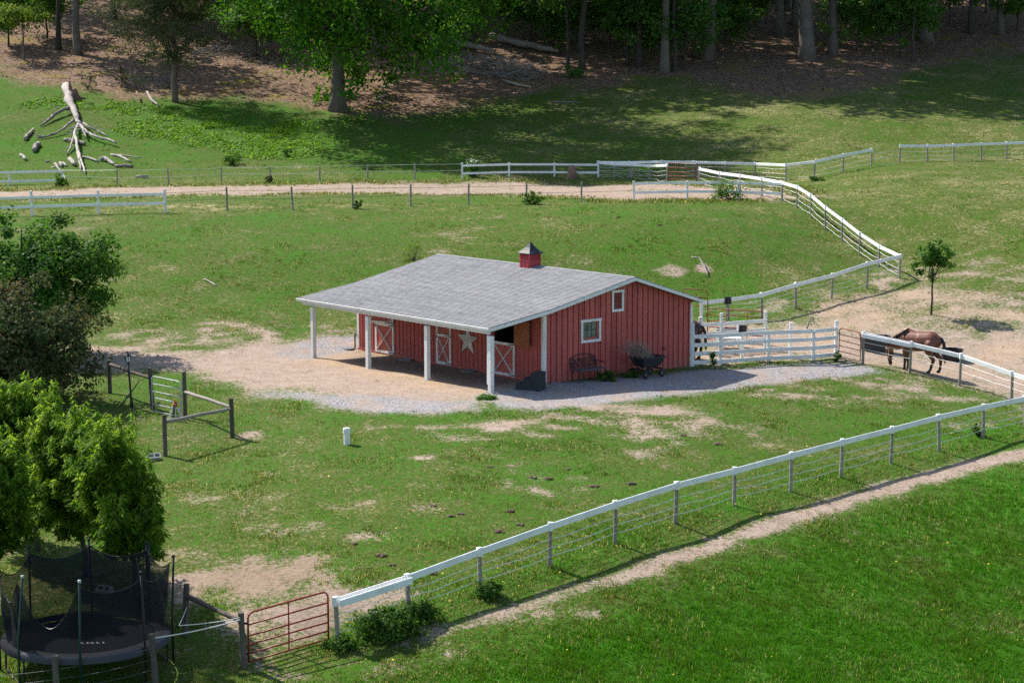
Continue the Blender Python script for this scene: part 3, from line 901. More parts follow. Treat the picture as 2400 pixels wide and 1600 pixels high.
x_door(D1[0], D1[1], .05, 1.24, VW - .035, barn)
x_door(D2[0], D2[1], .04, 1.20, VW - .035, barn)
x_door(D3[0], D3[1], .05, 1.28, VW - .035, barn)
# upper leaves
dl = empty('stable_door', (D1[1], VW - .06, 1.27)); dl.parent = barn; dl.rotation_euler = (0, 0, RAD(16))
W = 1.26; Hh = .80
MB().box((-W / 2, 0, Hh / 2), (W, .035, Hh)).build('door_panel', M['red'], dl)
for c, s in (((-W / 2, -.03, .045), (W, .026, .09)), ((-.045, -.03, Hh / 2 + .045), (.09, .026, Hh - .09)), ((-W + .045, -.03, Hh / 2 + .045), (.09, .026, Hh - .09))):
    MB().box(c, s).build('door_trim', M['white'], dl)
MB().beam((-W + .1, -.03, .1), (-W / 2, -.03, Hh - .12), .02, .085, up=(0, -1, 0)).build('cross_brace', M['white'], dl)
MB().beam((-.1, -.03, .1), (-W / 2, -.03, Hh - .12), .02, .085, up=(0, -1, 0)).build('cross_brace', M['white'], dl)
MB().box((-.2, -.05, .05), (.4, .014, .035)).build('strap_hinge', M['iron'], dl)
d2 = empty('stable_door', (D2[0], VW - .035, 1.22)); d2.parent = barn
W = D2[1] - D2[0]; Hh = .88
MB().box((W / 2, 0, Hh / 2), (W - .01, .035, Hh)).build('door_panel', M['red'], d2)
for c, s in (((.045, -.03, Hh / 2), (.09, .026, Hh)), ((W - .045, -.03, Hh / 2), (.09, .026, Hh)), ((W / 2, -.03, Hh - .045), (W - .18, .026, .09))):
    MB().box(c, s).build('door_trim', M['white'], d2)
d3 = empty('stable_door', (D3[1] + .02, VW - .10, 1.27)); d3.parent = barn; d3.rotation_euler = (0, 0, RAD(-7))
MB().box((.48, 0, .46), (.96, .035, .92)).build('door_panel', M['ply'], d3)
tag(d3.children[0], 'orange brown plywood back of the open upper door')
for a in (D1, D2, D3):
    for uu in (a[0] - .045, a[1] + .045):
        MB().box((uu, VW - .04, 1.08), (.05, .022, 2.1)).build('door_jamb', M['redbatten'], barn)

# window and louvred vent in the gable
def trim_frame(v0, v1, z0, z1, name, over=.05):
    w = empty(name, (U1 + .026, v0, z0)); w.parent = barn
    b = .095; x = .02
    W, Hh = v1 - v0, z1 - z0
    for c, s in (((x, W / 2, -b / 2), (.03, W + 2 * b, b)), ((x + .004, W / 2, Hh + b / 2), (.034, W + 2 * b + over, b)),
                 ((x, -b / 2, Hh / 2), (.03, b, Hh)), ((x, W + b / 2, Hh / 2), (.03, b, Hh))):
        MB().box(c, s).build('frame', M['white'], w)
    return w, W, Hh
w, W, Hh = trim_frame(*WIN[:2], WIN[2], WIN[3], 'window')
for c, s in (((-.03, W / 2, .045), (.03, W, .09)), ((-.03, W - .04, Hh / 2), (.03, .08, Hh)), ((-.03, .02, Hh / 2), (.03, .04, Hh)), ((-.03, W / 2, Hh - .015), (.03, W, .03))):
    MB().box(c, s).build('sash', M['red'], w)
for i in range(3):
    for j in range(2):
        pw = (W - .12) / 3; ph = (Hh - .12) / 2
        MB().box((-.05, .04 + pw * (i + .5), .09 + ph * (j + .5)), (.006, pw - .006, ph - .006)).build('pane', M['pane'], w)
for i in (1, 2): MB().box((-.042, .04 + (W - .12) / 3 * i, .09 + (Hh - .12) / 2), (.02, .014, Hh - .12)).build('glazing_bar', M['iron'], w)
MB().box((-.04, .04 + (W - .12) / 2, .09 + (Hh - .12) / 2), (.024, W - .12, .014)).build('glazing_bar', M['iron'], w)
w, W, Hh = trim_frame(*VEN[:2], VEN[2], VEN[3], 'vent', .03)
for k in range(11):
    z = Hh * (k + .5) / 11
    MB().box((-.01, W / 2, z), (.035, W, .008), Matrix.Rotation(RAD(38), 3, 'Y')).build('slat', M['red'], w)
MB().box((-.045, W / 2, Hh / 2), (.01, W, Hh)).build('backing', M['dark_in'], w)

# cupola astride the ridge
cu = empty('cupola', (5.16, RIDGE[0] - .12, RIDGE[1] - .15)); cu.parent = barn
s = .60
MB().box((0, 0, .17), (s, s, .40)).build('base', M['crimson'], cu)
for i in range(4):
    R_ = Matrix.Rotation(i * math.pi / 2, 3, 'Z')
    for off in (-.2, 0, .2):
        mb = MB(); mb.box(R_ @ Vector((off, -s / 2 - .008, .17)), (.03 if i % 2 == 0 else .016, .016 if i % 2 == 0 else .03, .36)); mb.build('batten', M['crimson'], cu)
    for k in range(5):
        mb = MB(); mb.box(R_ @ Vector((0, -s / 2 + .03, .43 + k * .048)), (s - .08, .012, .05), R_ @ Matrix.Rotation(RAD(-35), 3, 'X')); mb.build('slat', M['crimson'], cu)
for x in (-1, 1):
    for y in (-1, 1):
        MB().box((x * (s / 2 - .03), y * (s / 2 - .03), .50), (.06, .06, .28)).build('corner_post', M['crimson'], cu)
MB().box((0, 0, .385), (s + .06, s + .06, .03)).build('sill', M['crimson'], cu)
MB().box((0, 0, .50), (s - .12, s - .12, .26)).build('core', M['dark_in'], cu)
MB().box((0, 0, .645), (s + .14, s + .14, .03)).build('roof_rim', M['cupola_roof'], cu)
vs = []; rings = [(.36, .66), (.245, .76), (.15, .87), (.07, 1.0), (.028, 1.09)]
mb = MB(); fs = []
for r_, z in rings:
    vs += [(-r_, -r_, z), (r_, -r_, z), (r_, r_, z), (-r_, r_, z)]
for k in range(len(rings) - 1):
    for j in range(4):
        fs.append((k * 4 + j, k * 4 + (j + 1) % 4, k * 4 + 4 + (j + 1) % 4, k * 4 + 4 + j))
fs.append((16, 17, 18, 19))
mb.add(vs, fs).build('roof', M['cupola_roof'], cu)

# pipe and box on the porch wall
MB().tube([(3.83, VW - .07, .02), (3.83, VW - .07, 2.2)], .022, 8).build('conduit', M['vinyl'], barn)
MB().box((3.80, VW - .09, 1.30), (.13, .07, .17)).build('electric_box', M['white'], barn)

def bw(u, v, z=0.0):
    return BARN_B + Vector((math.cos(BARN_YAW) * u - math.sin(BARN_YAW) * v, math.sin(BARN_YAW) * u + math.cos(BARN_YAW) * v, z))

# five pointed star hung on the porch wall
st = empty('star_decoration', bw(6.37, VW - .07, 1.12), BARN_YAW, 'large weathered white five pointed star hanging on the porch wall', 'star')
R1, R2 = .62, .245
for k in range(5):
    a = math.pi / 2 + k * 2 * math.pi / 5
    o_ = (R1 * math.cos(a), 0, R1 * math.sin(a) * .92)
    l_ = (R2 * math.cos(a + math.pi / 5), 0, R2 * math.sin(a + math.pi / 5)); r_ = (R2 * math.cos(a - math.pi / 5), 0, R2 * math.sin(a - math.pi / 5))
    mb = MB(); c_ = (0, -.10, 0)
    mb.add([o_, l_, c_, r_, (o_[0], .02, o_[2]), (l_[0], .02, l_[2]), (r_[0], .02, r_[2])], [(0, 1, 2), (0, 2, 3), (0, 4, 5, 1), (0, 3, 6, 4), (4, 6, 5)])
    mb.build('star_point', M['star'], st)

# flat stones and blocks by the walls
for (u, v, r_, lab) in ((2.85, 2.45, .33, 'flat grey stone slab in front of the porch wall between the doors'), (6.75, 2.38, .35, 'flat grey stone slab lying under the star'),
                        (-1.0, 2.4, .33, 'pale flat stone at the left corner of the barn'), (11.15, 3.0, .36, 'pale flat stone at the near corner of the gable wall')):
    p = bw(u, v); p.z = gz(p.x, p.y)
    mb = MB(); rng = random.Random(int(u * 10)); n_ = 11
    ring = [(math.cos(2 * math.pi * k / n_) * r_ * rng.uniform(.8, 1.1), math.sin(2 * math.pi * k / n_) * r_ * .75 * rng.uniform(.8, 1.1)) for k in range(n_)]
    mb.prism(ring, 'z', -.05, .055)
    o_ = mb.build('stone_slab', M['stone'], None, bevel=.012); o_.location = p; o_.rotation_euler = (0, 0, u)
    tag(o_, lab, 'stone')
# hose bib pipe at the left corner
hp = bw(-.95, 2.72); hp.z = gz(hp.x, hp.y)
o_ = MB().tube([(0, 0, 0), (0, 0, .55), (.03, -.03, .66), (.03, -.16, .66), (.0, -.24, .5)], .028, 8).build('water_hydrant', M['iron'], None, smooth=True)
o_.location = hp; tag(o_, 'slim dark water hydrant pipe at the left corner of the barn', 'hydrant')
# ------------------------------------------------------------------ fences and gates
def shared_post(mat, r, sq=False, L=1.9, name='post'):
    mb = MB()
    if sq: mb.box((0, 0, -L / 2), (r * 2, r * 2, L)); return mb.mesh(name, mat, bevel=.008)
    rng = random.Random(int(r * 1000)); n = 9
    pts = [(rng.uniform(-.006, .006), rng.uniform(-.006, .006), -L + L * k / 4) for k in range(5)]
    mb.tube(pts, [r * 1.06, r * 1.03, r, r * .98, r * .95], n)
    return mb.mesh(name, mat)
POST = shared_post(M['post'], .056)
POSTB = shared_post(M['darkpost'], .075)
POSTW = shared_post(M['white'], .062, True)
_mb = MB(); _mb.box((0, 0, -.10), (.135, .135, .235)); SLEEVE = _mb.mesh('sleeve', M['vinyl'], bevel=.012)
_mb = MB(); _mb.prism([(-.028, -.085), (.028, -.085), (.028, .06), (.014, .08), (-.014, .08), (-.028, .06)], 'x', 0, 1); RAIL = _mb.mesh('rail', M['vinyl'])
_mb = MB(); _mb.box((.5, 0, 0), (1, .035, .15)); BOARD = _mb.mesh('board', M['white'])
_mb = MB(); _mb.box((.5, 0, 0), (1, .045, .14)); BOARD2 = _mb.mesh('rail', M['vinyl'])
_mb = MB(); _mb.tube([(k / 4, 0, random.Random(k).uniform(-.012, .012)) for k in range(5)], [.062, .06, .055, .057, .052], 9); ROUND = _mb.mesh('rail', M['post'], smooth=True)
_mb = MB(); _mb.tube([(k / 4, 0, random.Random(k + 5).uniform(-.012, .012)) for k in range(5)], [.062, .06, .055, .057, .052], 9); ROUNDD = _mb.mesh('rail', M['darkpost'], smooth=True)

def span_matrix(a, b, side=0.0):
    """unit bar from a to b, shifted sideways towards the camera"""
    d = b - a; L = d.length; x = d.normalized()
    y = Vector((0, 0, 1)).cross(x).normalized()
    z = x.cross(y)
    m = Matrix(((x.x * L, y.x, z.x, a.x), (x.y * L, y.y, z.y, a.y), (x.z * L, y.z, z.z, a.z), (0, 0, 0, 1)))
    if side:
        sgn = 1 if y.y < 0 else -1
        m.translation = a + y * (side * sgn)
    return m
def post_spot(px, base, top, lo=.85, hi=1.6):
    g = G(px, base)
    return g, min(hi, max(lo, (base - top) * mpp(g.y)))
def tilt(seed, s=.02):
    r = random.Random(seed)
    return Euler((r.gauss(0, s), r.gauss(0, s), r.uniform(0, 6.3)))

def wire_strand(parent, origin, tops, frac, name='wire', mat=None, r=.0095, sag=.03, wob=.02, seed=0):
    rng = random.Random(seed); pts = []
    for (g, h), (g2, h2) in zip(tops, tops[1:]):
        for k in range(5):
            t = k / 5
            p = g.lerp(g2, t); hh = (h * (1 - t) + h2 * t) * frac
            z = hh - sag * 4 * t * (1 - t) + (rng.uniform(-wob, wob) if k else 0)
            pts.append(Vector((p.x, p.y - .05, (g.z * (1 - t) + g2.z * t) + z)) - origin)
    g, h = tops[-1]; pts.append(Vector((g.x, g.y - .05, g.z + h * frac)) - origin)
    MB().tube(pts, r, 4).build(name, mat or M['wire'], parent)

def rail_fence(name, label, spots, wires=(.66, .45, .25), rail=True, group=None, capped=True, double_first=False, gaps=(), sag=.035, wob=.02, last_post=True, first_post=True, post=None, wire_mat=None, postr=None):
    tops = [post_spot(*s) for s in spots]
    o = tops[0][0].copy()
    f = empty(name, o, 0, label, 'fence', group)
    for i, (g, h) in enumerate(tops):
        if (i == 0 and not first_post) or (i == len(tops) - 1 and not last_post): continue
        p = link_mesh('post', post or POST, f)
        p.location = g - o + Vector((0, 0, h)); p.rotation_euler = tilt(i * 7 + len(spots))
        if capped: link_mesh('sleeve', SLEEVE, p).location = (0, 0, .035)
    if rail:
        for i in range(len(tops) - 1):
            if i in gaps: continue
            (g, h), (g2, h2) = tops[i], tops[i + 1]
            a = g - o + Vector((0, 0, h - .065)); b = g2 - o + Vector((0, 0, h2 - .065))
            link_mesh('rail', RAIL, f, span_matrix(a, b, .0))
            if double_first and i == 0: link_mesh('rail', RAIL, f, span_matrix(a + Vector((0, 0, -.02)), b + Vector((0, 0, -.02)), .17))
    for k, fr in enumerate(wires):
        wire_strand(f, o, tops, fr, seed=k + len(spots), sag=sag, wob=wob, mat=wire_mat)
    return f

FRONT = [(788,1509.5,1395.5),(955,1441,1343),(1124,1381.5,1281.5),(1290,1327,1222.6),(1441.5,1271.7,1172),(1585,1227.5,1127.6),(1721,1183.5,1094),(1853.6,1151,1058.5),(1972,1118.7,1028),(2088.8,1085,999),(2197,1057,970.5),(2303,1025,947),(2399,1003,927.7),(2500,983,908)]
rail_fence('rail_fence', 'long white top rail fence with grey posts beside the diagonal dirt path', FRONT, double_first=True)
rail_fence('rail_fence', 'white rail fence in front of the grazing brown horse', [(2022.7,851.7,778),(2134,872.7,801),(2251,903.4,828.4),(2370.6,942.5,870),(2500,984,912)], wires=(.7, .47), double_first=True, sag=.02)
rail_fence('rail_fence', 'white rail fence climbing from the corral to the field corner', [(1640,752,706),(1705,751,699),(1783.6,746,687),(1864,723.7,663.7),(1950.3,697.5,641.7),(2031.7,675.8,614.6),(2109,652.6,596.8)], wires=(.74, .55, .36, .16), sag=.05, wob=.03, first_post=False)
rail_fence('rail_fence', 'curving bright white rail fence running down the hill to the field corner', [(2109,652.6,597),(2060.7,625.8,574.5),(2015,599,545.4),(1973.7,565.5,513),(1934,537.9,484),(1900,509.7,456),(1867.9,487.4,436),(1833.5,471.5,426),(1785,460.5,417),(1734,454,409.4),(1686.8,446,403.7),(1639,433,394)], wires=(.7, .4, .16), sag=.05, wob=.03, first_post=False)
rail_fence('rail_fence', 'far white rail fence crossing the hillside below the wood', [(1401.7,414.8,378.5),(1474,416,379),(1551,420,377.5),(1625,417,378),(1699.6,420,380),(1769.6,417,382),(1841.5,423.6,384.7),(1910,419,377),(1976,402.6,362),(2042,389.5,349.5)], wires=(.7, .42, .16), sag=.02)
rail_fence('wire_fence', 'bare wire strands closing the gap in the far fence', [(2042,389.5,349.5),(2109,381.6,341)], rail=False, first_post=False, last_post=False, capped=False, wires=(.72, .4, .05), sag=.02)
rail_fence('rail_fence', 'far right white rail fence at the top of the yellow green field', [(2109,381.6,340),(2172.8,379,340),(2234,377,338.8),(2299,373.6,335.6),(2359,371.5,334),(2430,369,331)], wires=(.62, .36, .12), sag=.03)
rail_fence('rail_fence', 'short white rail fence with drooping wires left of the far red gate', [(1401.7,414.8,379.5),(1441,416.5,383),(1480.8,417,384),(1521.6,422.5,387),(1563.7,427,385.5)], wires=(.66, .40, .14), sag=.08, wob=.08, first_post=False)

NEARROW = [(386.7,497.8,444),(531.6,494.4,438),(683.7,492.7,437.6),(826.5,488.6,433),(963,484,432),(1099,480.7,430.7),(1234,477,428),(1363,474,426),(1485,469,424.4)]
rail_fence('wire_fence', 'row of bare grey wooden posts with thin wire along the near side of the track', NEARROW, rail=False, capped=False, wires=(.85, .5), wire_mat=M['steelwire'], first_post=False, last_post=False, sag=.01, wob=.008)
FARROW = [(146,428.5,401.5),(274.5,436.5,396.7),(393.9,433.8,395),(518.7,425,392),(633,424.6,390),(750,424,388),(862,417,385.5),(972.4,420.5,383.8),(1083,416,382)]
rail_fence('wire_fence', 'row of small grey posts with two pale wires along the far side of the track', FARROW, rail=False, capped=False, wires=(.94, .5), first_post=False, last_post=False, sag=.01, wob=.006)

def board_fence(name, label, spots, fracs=None, offs=None, board=None, post=None, group=None, hidden=()):
    tops = [post_spot(*s) for s in spots]
    o = tops[0][0].copy(); f = empty(name, o, 0, label, 'fence', group)
    for i, (g, h) in enumerate(tops):
        if i in hidden: continue
        p = link_mesh('post', post or POSTW, f); p.location = g - o + Vector((0, 0, h)); p.rotation_euler = (random.Random(i).gauss(0, .012), random.Random(i + 9).gauss(0, .012), 0)
    for i in range(len(tops) - 1):
        (g, h), (g2, h2) = tops[i], tops[i + 1]
        for z in offs:
            a = g - o + Vector((0, 0, z)); b = g2 - o + Vector((0, 0, z))
            link_mesh('board', board or BOARD, f, span_matrix(a, b, .075))
    return f
board_fence('board_fence', 'white two board fence at the left along the near side of the track', [(-85,511,450),(74.8,506,447.8),(230.6,501,446),(386.7,497.8,444)], offs=(.98, .49), board=BOARD2)
board_fence('board_fence', 'short white two board fence at the far left below the fallen tree', [(-110,435,404),(22,433.5,403),(146,430,401)], offs=(.80, .22), board=BOARD2)
board_fence('board_fence', 'white two board fence in front of the shaded lawn with a rose bush on it', [(1083,417,382),(1192.9,414,381),(1299,414,381),(1401.7,415,379)], offs=(.82, .30), board=BOARD2)
board_fence('board_fence', 'white two board fence closing the right end of the track', [(1485,469,424.4),(1610,466.5,424),(1730,467,425),(1833,471,426)], offs=(.92, .42), board=BOARD2, hidden=(3,))
# corral beside the barn
CORRAL = [(1622.5,857.8,781),(1686.8,855,782),(1800,847.3,779.2),(1905,843.5,773.5),(1959,838,768)]
board_fence('board_fence', 'white four board corral fence at the front beside the gable wall', CORRAL, offs=(.15, .49, .83, 1.16))
tall = [((1622.5,858,756), 'tall white post against the barn corner at the front corral fence'), ((1853.4,840.5,754.5), 'tall white post standing behind the middle of the front corral fence'), ((1960,838.5,750), 'tall white gatepost beside the small red gate')]
for i, (s, lab) in enumerate(tall):
    g, h = post_spot(*s, hi=1.9)
    o = MB().box((0, 0, h / 2 - .2), (.13, .13, h + .4)).build('gate_post', M['white'], None, bevel=.01)
    o.location = g + Vector((0, .12 if i else 0, 0)); tag(o, lab, 'post')
board_fence('board_fence', 'inner white board fence of the corral seen behind the front boards', [(1640,829,741),(1690,826,732),(1792.7,818,728),], offs=(.42, .80, 1.17))
for s, lab in (((1643,800,705), 'white post behind the roof corner of the barn'), ((1730,812,757), 'thin white post behind the inner corral boards')):
    g, h = post_spot(*s, hi=1.9)
    o = MB().box((0, 0, h / 2 - .2), (.12, .12, h + .4)).build('gate_post', M['white'], None, bevel=.01); o.location = g; tag(o, lab, 'post')

def bucket(name, label, loc, r=.14, h=.30, flip=True):
    e = empty(name, loc, .4, label, 'bucket')
    n = 14
    rings = [(r * .86, 0), (r, h), (r * .93, h), (r * .80, .02)]
    if flip: rings = [(rr, h - z) for rr, z in rings]
    mb = MB(); vs = [(rr * math.cos(2 * math.pi * k / n), rr * math.sin(2 * math.pi * k / n), z) for rr, z in rings for k in range(n)]
    fs = [(i * n + k, i * n + (k + 1) % n, (i + 1) * n + (k + 1) % n, (i + 1) * n + k) for i in range(3) for k in range(n)]
    fs += [tuple(range(n)), tuple(3 * n + k for k in range(n))]
    mb.add(vs, fs).build('body', M['black'], e, smooth=False)
    zr = h * .04 if flip else h * .96
    MB().tube([(r * 1.02 * math.cos(2 * math.pi * k / 16), r * 1.02 * math.sin(2 * math.pi * k / 16), zr) for k in range(17)], .011, 5, False).build('rim', M['black'], e)
    zh = zr
    MB().tube([(r * 1.03 * math.cos(a), .03 - .16 * math.sin(a) * .0, zh - .14 * math.sin(a)) for a in np.linspace(0, math.pi, 9)], .005, 4).build('handle', M['galv'], e)
    return e
g, h = post_spot(1739.5, 841, 770); o = MB().box((0, 0, h / 2 - .2), (.13, .13, h + .4)).build('gate_post', M['white'], None, bevel=.01); o.location = g; tag(o, 'white post under the lower black bucket in the corral', 'post')
bucket('bucket', 'black bucket upturned on the white post in the middle of the corral', g + Vector((0, -.0, h - .18)), .17, .34)
g, h = post_spot(1705, 751, 699); bucket('bucket', 'black bucket upturned on the fence post behind the corral', g + Vector((0, 0, h - .22)), .17, .30)

def tube_gate(name, label, A, B, h, rails, stiles, mat, r=.021, round_=.14, group=None):
    """tube gate: A and B bottom corners, rails = heights as shares, stiles = places along"""
    g = empty(name, A, 0, label, 'gate', group)
    d = B - A; L = d.length; x = d / L; up = Vector((0, 0, 1))
    P = lambda s, z: x * (s * L) + up * z
    k = round_
    loop = [P(0, 0), P(0, h - k)] + [P(k / L * (1 - math.cos(a)), h - k + k * math.sin(a)) for a in (.5, 1.05)] + [P(k / L, h)]
    loop += [P(1 - k / L, h)] + [P(1 - k / L * (1 - math.sin(a)), h - k + k * math.cos(a)) for a in (.5, 1.05)] + [P(1, h - k), P(1, 0)]
    MB().tube(loop, r, 8).build('gate_frame', mat, g, smooth=True)
    for f_ in rails: MB().tube([P(0, h * f_), P(1, h * f_)], r * .9, 7).build('rail', mat, g, smooth=True)
    for s_ in stiles: MB().tube([P(s_, .0), P(s_, h)], r * .8, 6).build('stile', mat, g, smooth=True)
    for z in (.18, .8): MB().box(P(0, h * z) - x * .05, (.09, .03, .05)).build('hinge', M['iron'], g)
    return g
def gate_px(name, label, left, right, hpx, **kw):
    a, b = G(*left), G(*right)
    h = hpx * mpp((a.y + b.y) / 2)
    return tube_gate(name, label, a + Vector((0, 0, .06)), b + Vector((0, 0, .06)), h, **kw)
gate_px('tube_gate', 'red five bar tube gate closed at the start of the front fence', (583,1556), (770,1502), 120, rails=(.0, .17, .35, .53, .76), stiles=(.5,), mat=M['gate_red'], r=.023)
gate_px('tube_gate', 'small red gate between the corral boards and the horse fence', (1966,838.5), (2016,851), 69, rails=(0, .19, .38, .57, .78), stiles=(), mat=M['gate_red'], r=.018)
gate_px('tube_gate', 'far red gate with upright bars between the track and the hill field', (1566,428), (1632,432), 44, rails=(0, .16, .34, .54, .76), stiles=(.27, .6), mat=M['gate_red'], r=.016, round_=.05)
gate_px('tube_gate', 'grey steel wire gate standing in the shade by the lamp post', (357.5,966), (425,981), 84, rails=(0, .2, .39, .57, .79), stiles=(), mat=M['galv'], r=.02)
gate_px('tube_gate', 'red tube gate behind the inner corral fence', (1658,797), (1790,806), 73, rails=(0, .2, .4, .6, .8), stiles=(.33, .7), mat=M['gate_red'], r=.022)
gate_px('tube_gate', 'rusty brown gate standing behind the barn roof corner', (1600,778), (1658,784), 101, rails=(0, .2, .4, .62, .82), stiles=(), mat=M['gate_rust'], r=.022)
g, h = post_spot(1634, 431.5, 397); o = link_mesh('gate_post', POST); o.location = g + Vector((0, 0, h)); tag(o, 'grey post at the right side of the far red gate', 'post')

# round post and rail fence around the little yard at the left
YP = {'a': (257.2,920.5,842), 'b': (353,960,858.7), 'c': (433.5,975,868), 'd': (542.8,1026,930), 'e': (387,1068,968.4)}
YG = {k: post_spot(*v, hi=1.75) for k, v in YP.items()}
def log_fence(name, label, keys, rails, dark):
    o = YG[keys[0]][0].copy(); f = empty(name, o, 0, label, 'fence')
    for k in keys:
        g, h = YG[k]; p = link_mesh('post', POSTB, f); p.location = g - o + Vector((0, 0, h)); p.rotation_euler = tilt(ord(k), .03)
    for (k1, f1), (k2, f2) in rails:
        (g, h), (g2, h2) = YG[k1], YG[k2]
        link_mesh('rail', ROUNDD if dark else ROUND, f, span_matrix(g - o + Vector((0, 0, h * f1)), g2 - o + Vector((0, 0, h2 * f2))))
    return f, o
f1, o1 = log_fence('log_fence', 'dark round post fence with one log rail by the lamp post', 'ab', [(('a', .88), ('b', .76))], True)
MB().tube([(0, 0, 0), (.45, -.25, .55), (.75, -.3, .95)], [.03, .025, .02], 6).build('brace', M['darkpost'], f1).location = G(283, 950) - o1
f2, o2 = log_fence('log_fence', 'grey log fence with two rails meeting at a corner post', 'cde', [(('c', .55), ('d', .78)), (('e', .82), ('d', .74))], False)
# netting wire on the two rails
def netting(f, o, k1, k2, name='wire_netting', z0=.05, z1=.75, n=16, m=7, mat=None, r=.0026):
    (g, h), (g2, h2) = YG[k1], YG[k2]; mb = MB()
    for i in range(n + 1):
        p = g.lerp(g2, i / n) - o; mb.tube([p + Vector((0, 0, z0)), p + Vector((0, 0, z1))], r, 3, False)
    for j in range(m + 1):
        z = z0 + (z1 - z0) * j / m
        mb.tube([g - o + Vector((0, 0, z)), g2 - o + Vector((0, 0, z))], r, 3, False)
    w = mb.build(name, mat or M['galv'], f); w['kind'] = 'stuff'
netting(f2, o2, 'e', 'd', mat=M['steelwire'])

# brace assembly and ropes beside the trampoline
YG.update({'f': post_spot(440,1488,1360.6, hi=1.7), 'g': post_spot(567,1563,1426, hi=1.7), 'h': post_spot(358.4,1612,1476, hi=1.7), 'i': post_spot(132,1650,1526.7, hi=1.7)})
f3, o3 = log_fence('log_fence', 'dark braced gate posts with one log rail and pale ropes by the trampoline', 'fg', [(('f', .76), ('g', .84))], True)
f4, o4 = log_fence('wire_fence', 'two grey posts with strung wires in front of the trampoline', 'hi', [], True)
def rope(f, o, a, b, name='rope', sag=.05, r=.014, mat=None):
    pts = []
    for k in range(8):
        t = k / 7; p = a.lerp(b, t); p.z -= sag * 4 * t * (1 - t); pts.append(p - o)
    MB().tube(pts, r, 5).build(name, mat or M['rope'], f)
def ptop(k, fr): g, h = YG[k]; return g + Vector((0, -.06, h * fr))
rope(f3, o3, ptop('g', .88), ptop('h', .93), sag=.04); rope(f3, o3, ptop('g', .92), ptop('h', .93) + Vector((.55, .4, .18)), sag=.03, r=.010); rope(f3, o3, ptop('f', .56), ptop('h', .93) + Vector((.55, .4, .18)), sag=.02, r=.010)
for z in (.75, .55, .35, .15):
    rope(f4, o4, ptop('h', z), ptop('i', z - .02), 'wire', .05, .006, M['steelwire'])
    g, h = YG['i']; rope(f4, o4, ptop('i', z - .02), g + Vector((-2.6, -.3, h * z - .15)), 'wire', .05, .006, M['steelwire'])
# ------------------------------------------------------------------ trees
M['bark'] = wood_mat('grey_bark', (.075, .06, .05), (.20, .17, .145))
M['bark_dark'] = wood_mat('dark_bark', (.03, .026, .022), (.10, .085, .07))
M['bark_cedar'] = wood_mat('cedar_bark', (.09, .06, .045), (.22, .17, .13))
M['dead'] = wood_mat('bleached_dead_wood', (.20, .175, .155), (.52, .48, .44))
M['dead_dark'] = wood_mat('weathered_dead_wood', (.14, .12, .105), (.36, .32, .28))
M['leaf_maple'] = leaf_mat('maple_leaves', [(.1, (.020, .074, .005)), (.5, (.052, .155, .011)), (.9, (.120, .255, .022))], .42)
M['leaf_wood'] = leaf_mat('wood_leaves', [(.1, (.034, .105, .016)), (.5, (.075, .185, .030)), (.9, (.155, .28, .055))], .52)
M['leaf_lime'] = leaf_mat('lime_leaves', [(.05, (.030, .085, .006)), (.45, (.095, .200, .014)), (.9, (.25, .37, .042))], .56, .6, .10)
M['leaf_green'] = leaf_mat('green_leaves', [(.1, (.024, .075, .010)), (.5, (.058, .150, .020)), (.9, (.12, .23, .04))], .46)
M['leaf_bronze'] = leaf_mat('bronze_leaves', [(.1, (.026, .050, .014)), (.45, (.062, .098, .032)), (.72, (.115, .105, .055)), (1.0, (.30, .17, .13))], .35, .7, .08, (1.2, 1.0, .7))
M['leaf_cedar'] = leaf_mat('cedar_foliage', [(.1, (.026, .040, .016)), (.5, (.055, .075, .032)), (.9, (.105, .118, .056))], .25, .7, .1)
M['leaf_yellow'] = leaf_mat('young_leaves', [(.1, (.055, .105, .012)), (.5, (.110, .180, .022)), (.9, (.19, .26, .045))], .5)
M['leaf_weed'] = leaf_mat('weed_leaves', [(.1, (.024, .075, .008)), (.5, (.055, .130, .018)), (.9, (.12, .19, .036))], .48)

def leaves(name, P, N, size, mat, rng, aspect=.62, fold=.0, parent=None, tilt_=.6, tint=None, axis=None):
    """one diamond shaped leaf at each P, facing roughly N"""
    n = len(P)
    N = N + rng.normal(0, tilt_, (n, 3)); N /= np.linalg.norm(N, axis=1)[:, None] + 1e-9
    A = rng.normal(0, 1, (n, 3)) if axis is None else axis + rng.normal(0, .25, (n, 3))
    A -= N * (A * N).sum(1)[:, None]; A /= np.linalg.norm(A, axis=1)[:, None] + 1e-9
    B = np.cross(N, A)
    s = size * (.65 + .7 * rng.random(n))
    L = A * s[:, None]; W = B * (s * aspect * .5)[:, None]
    dn = N * (s * fold)[:, None]
    V = np.stack([P - L * .5, P + W - dn, P + L * .5 - dn * 1.2, P - W - dn], 1).reshape(-1, 3)
    F_ = np.arange(4 * n).reshape(n, 4)
    t = rng.random(n) if tint is None else np.clip(tint + rng.normal(0, .16, n), 0, 1)
    return np_mesh(name, V, F_, mat, t)

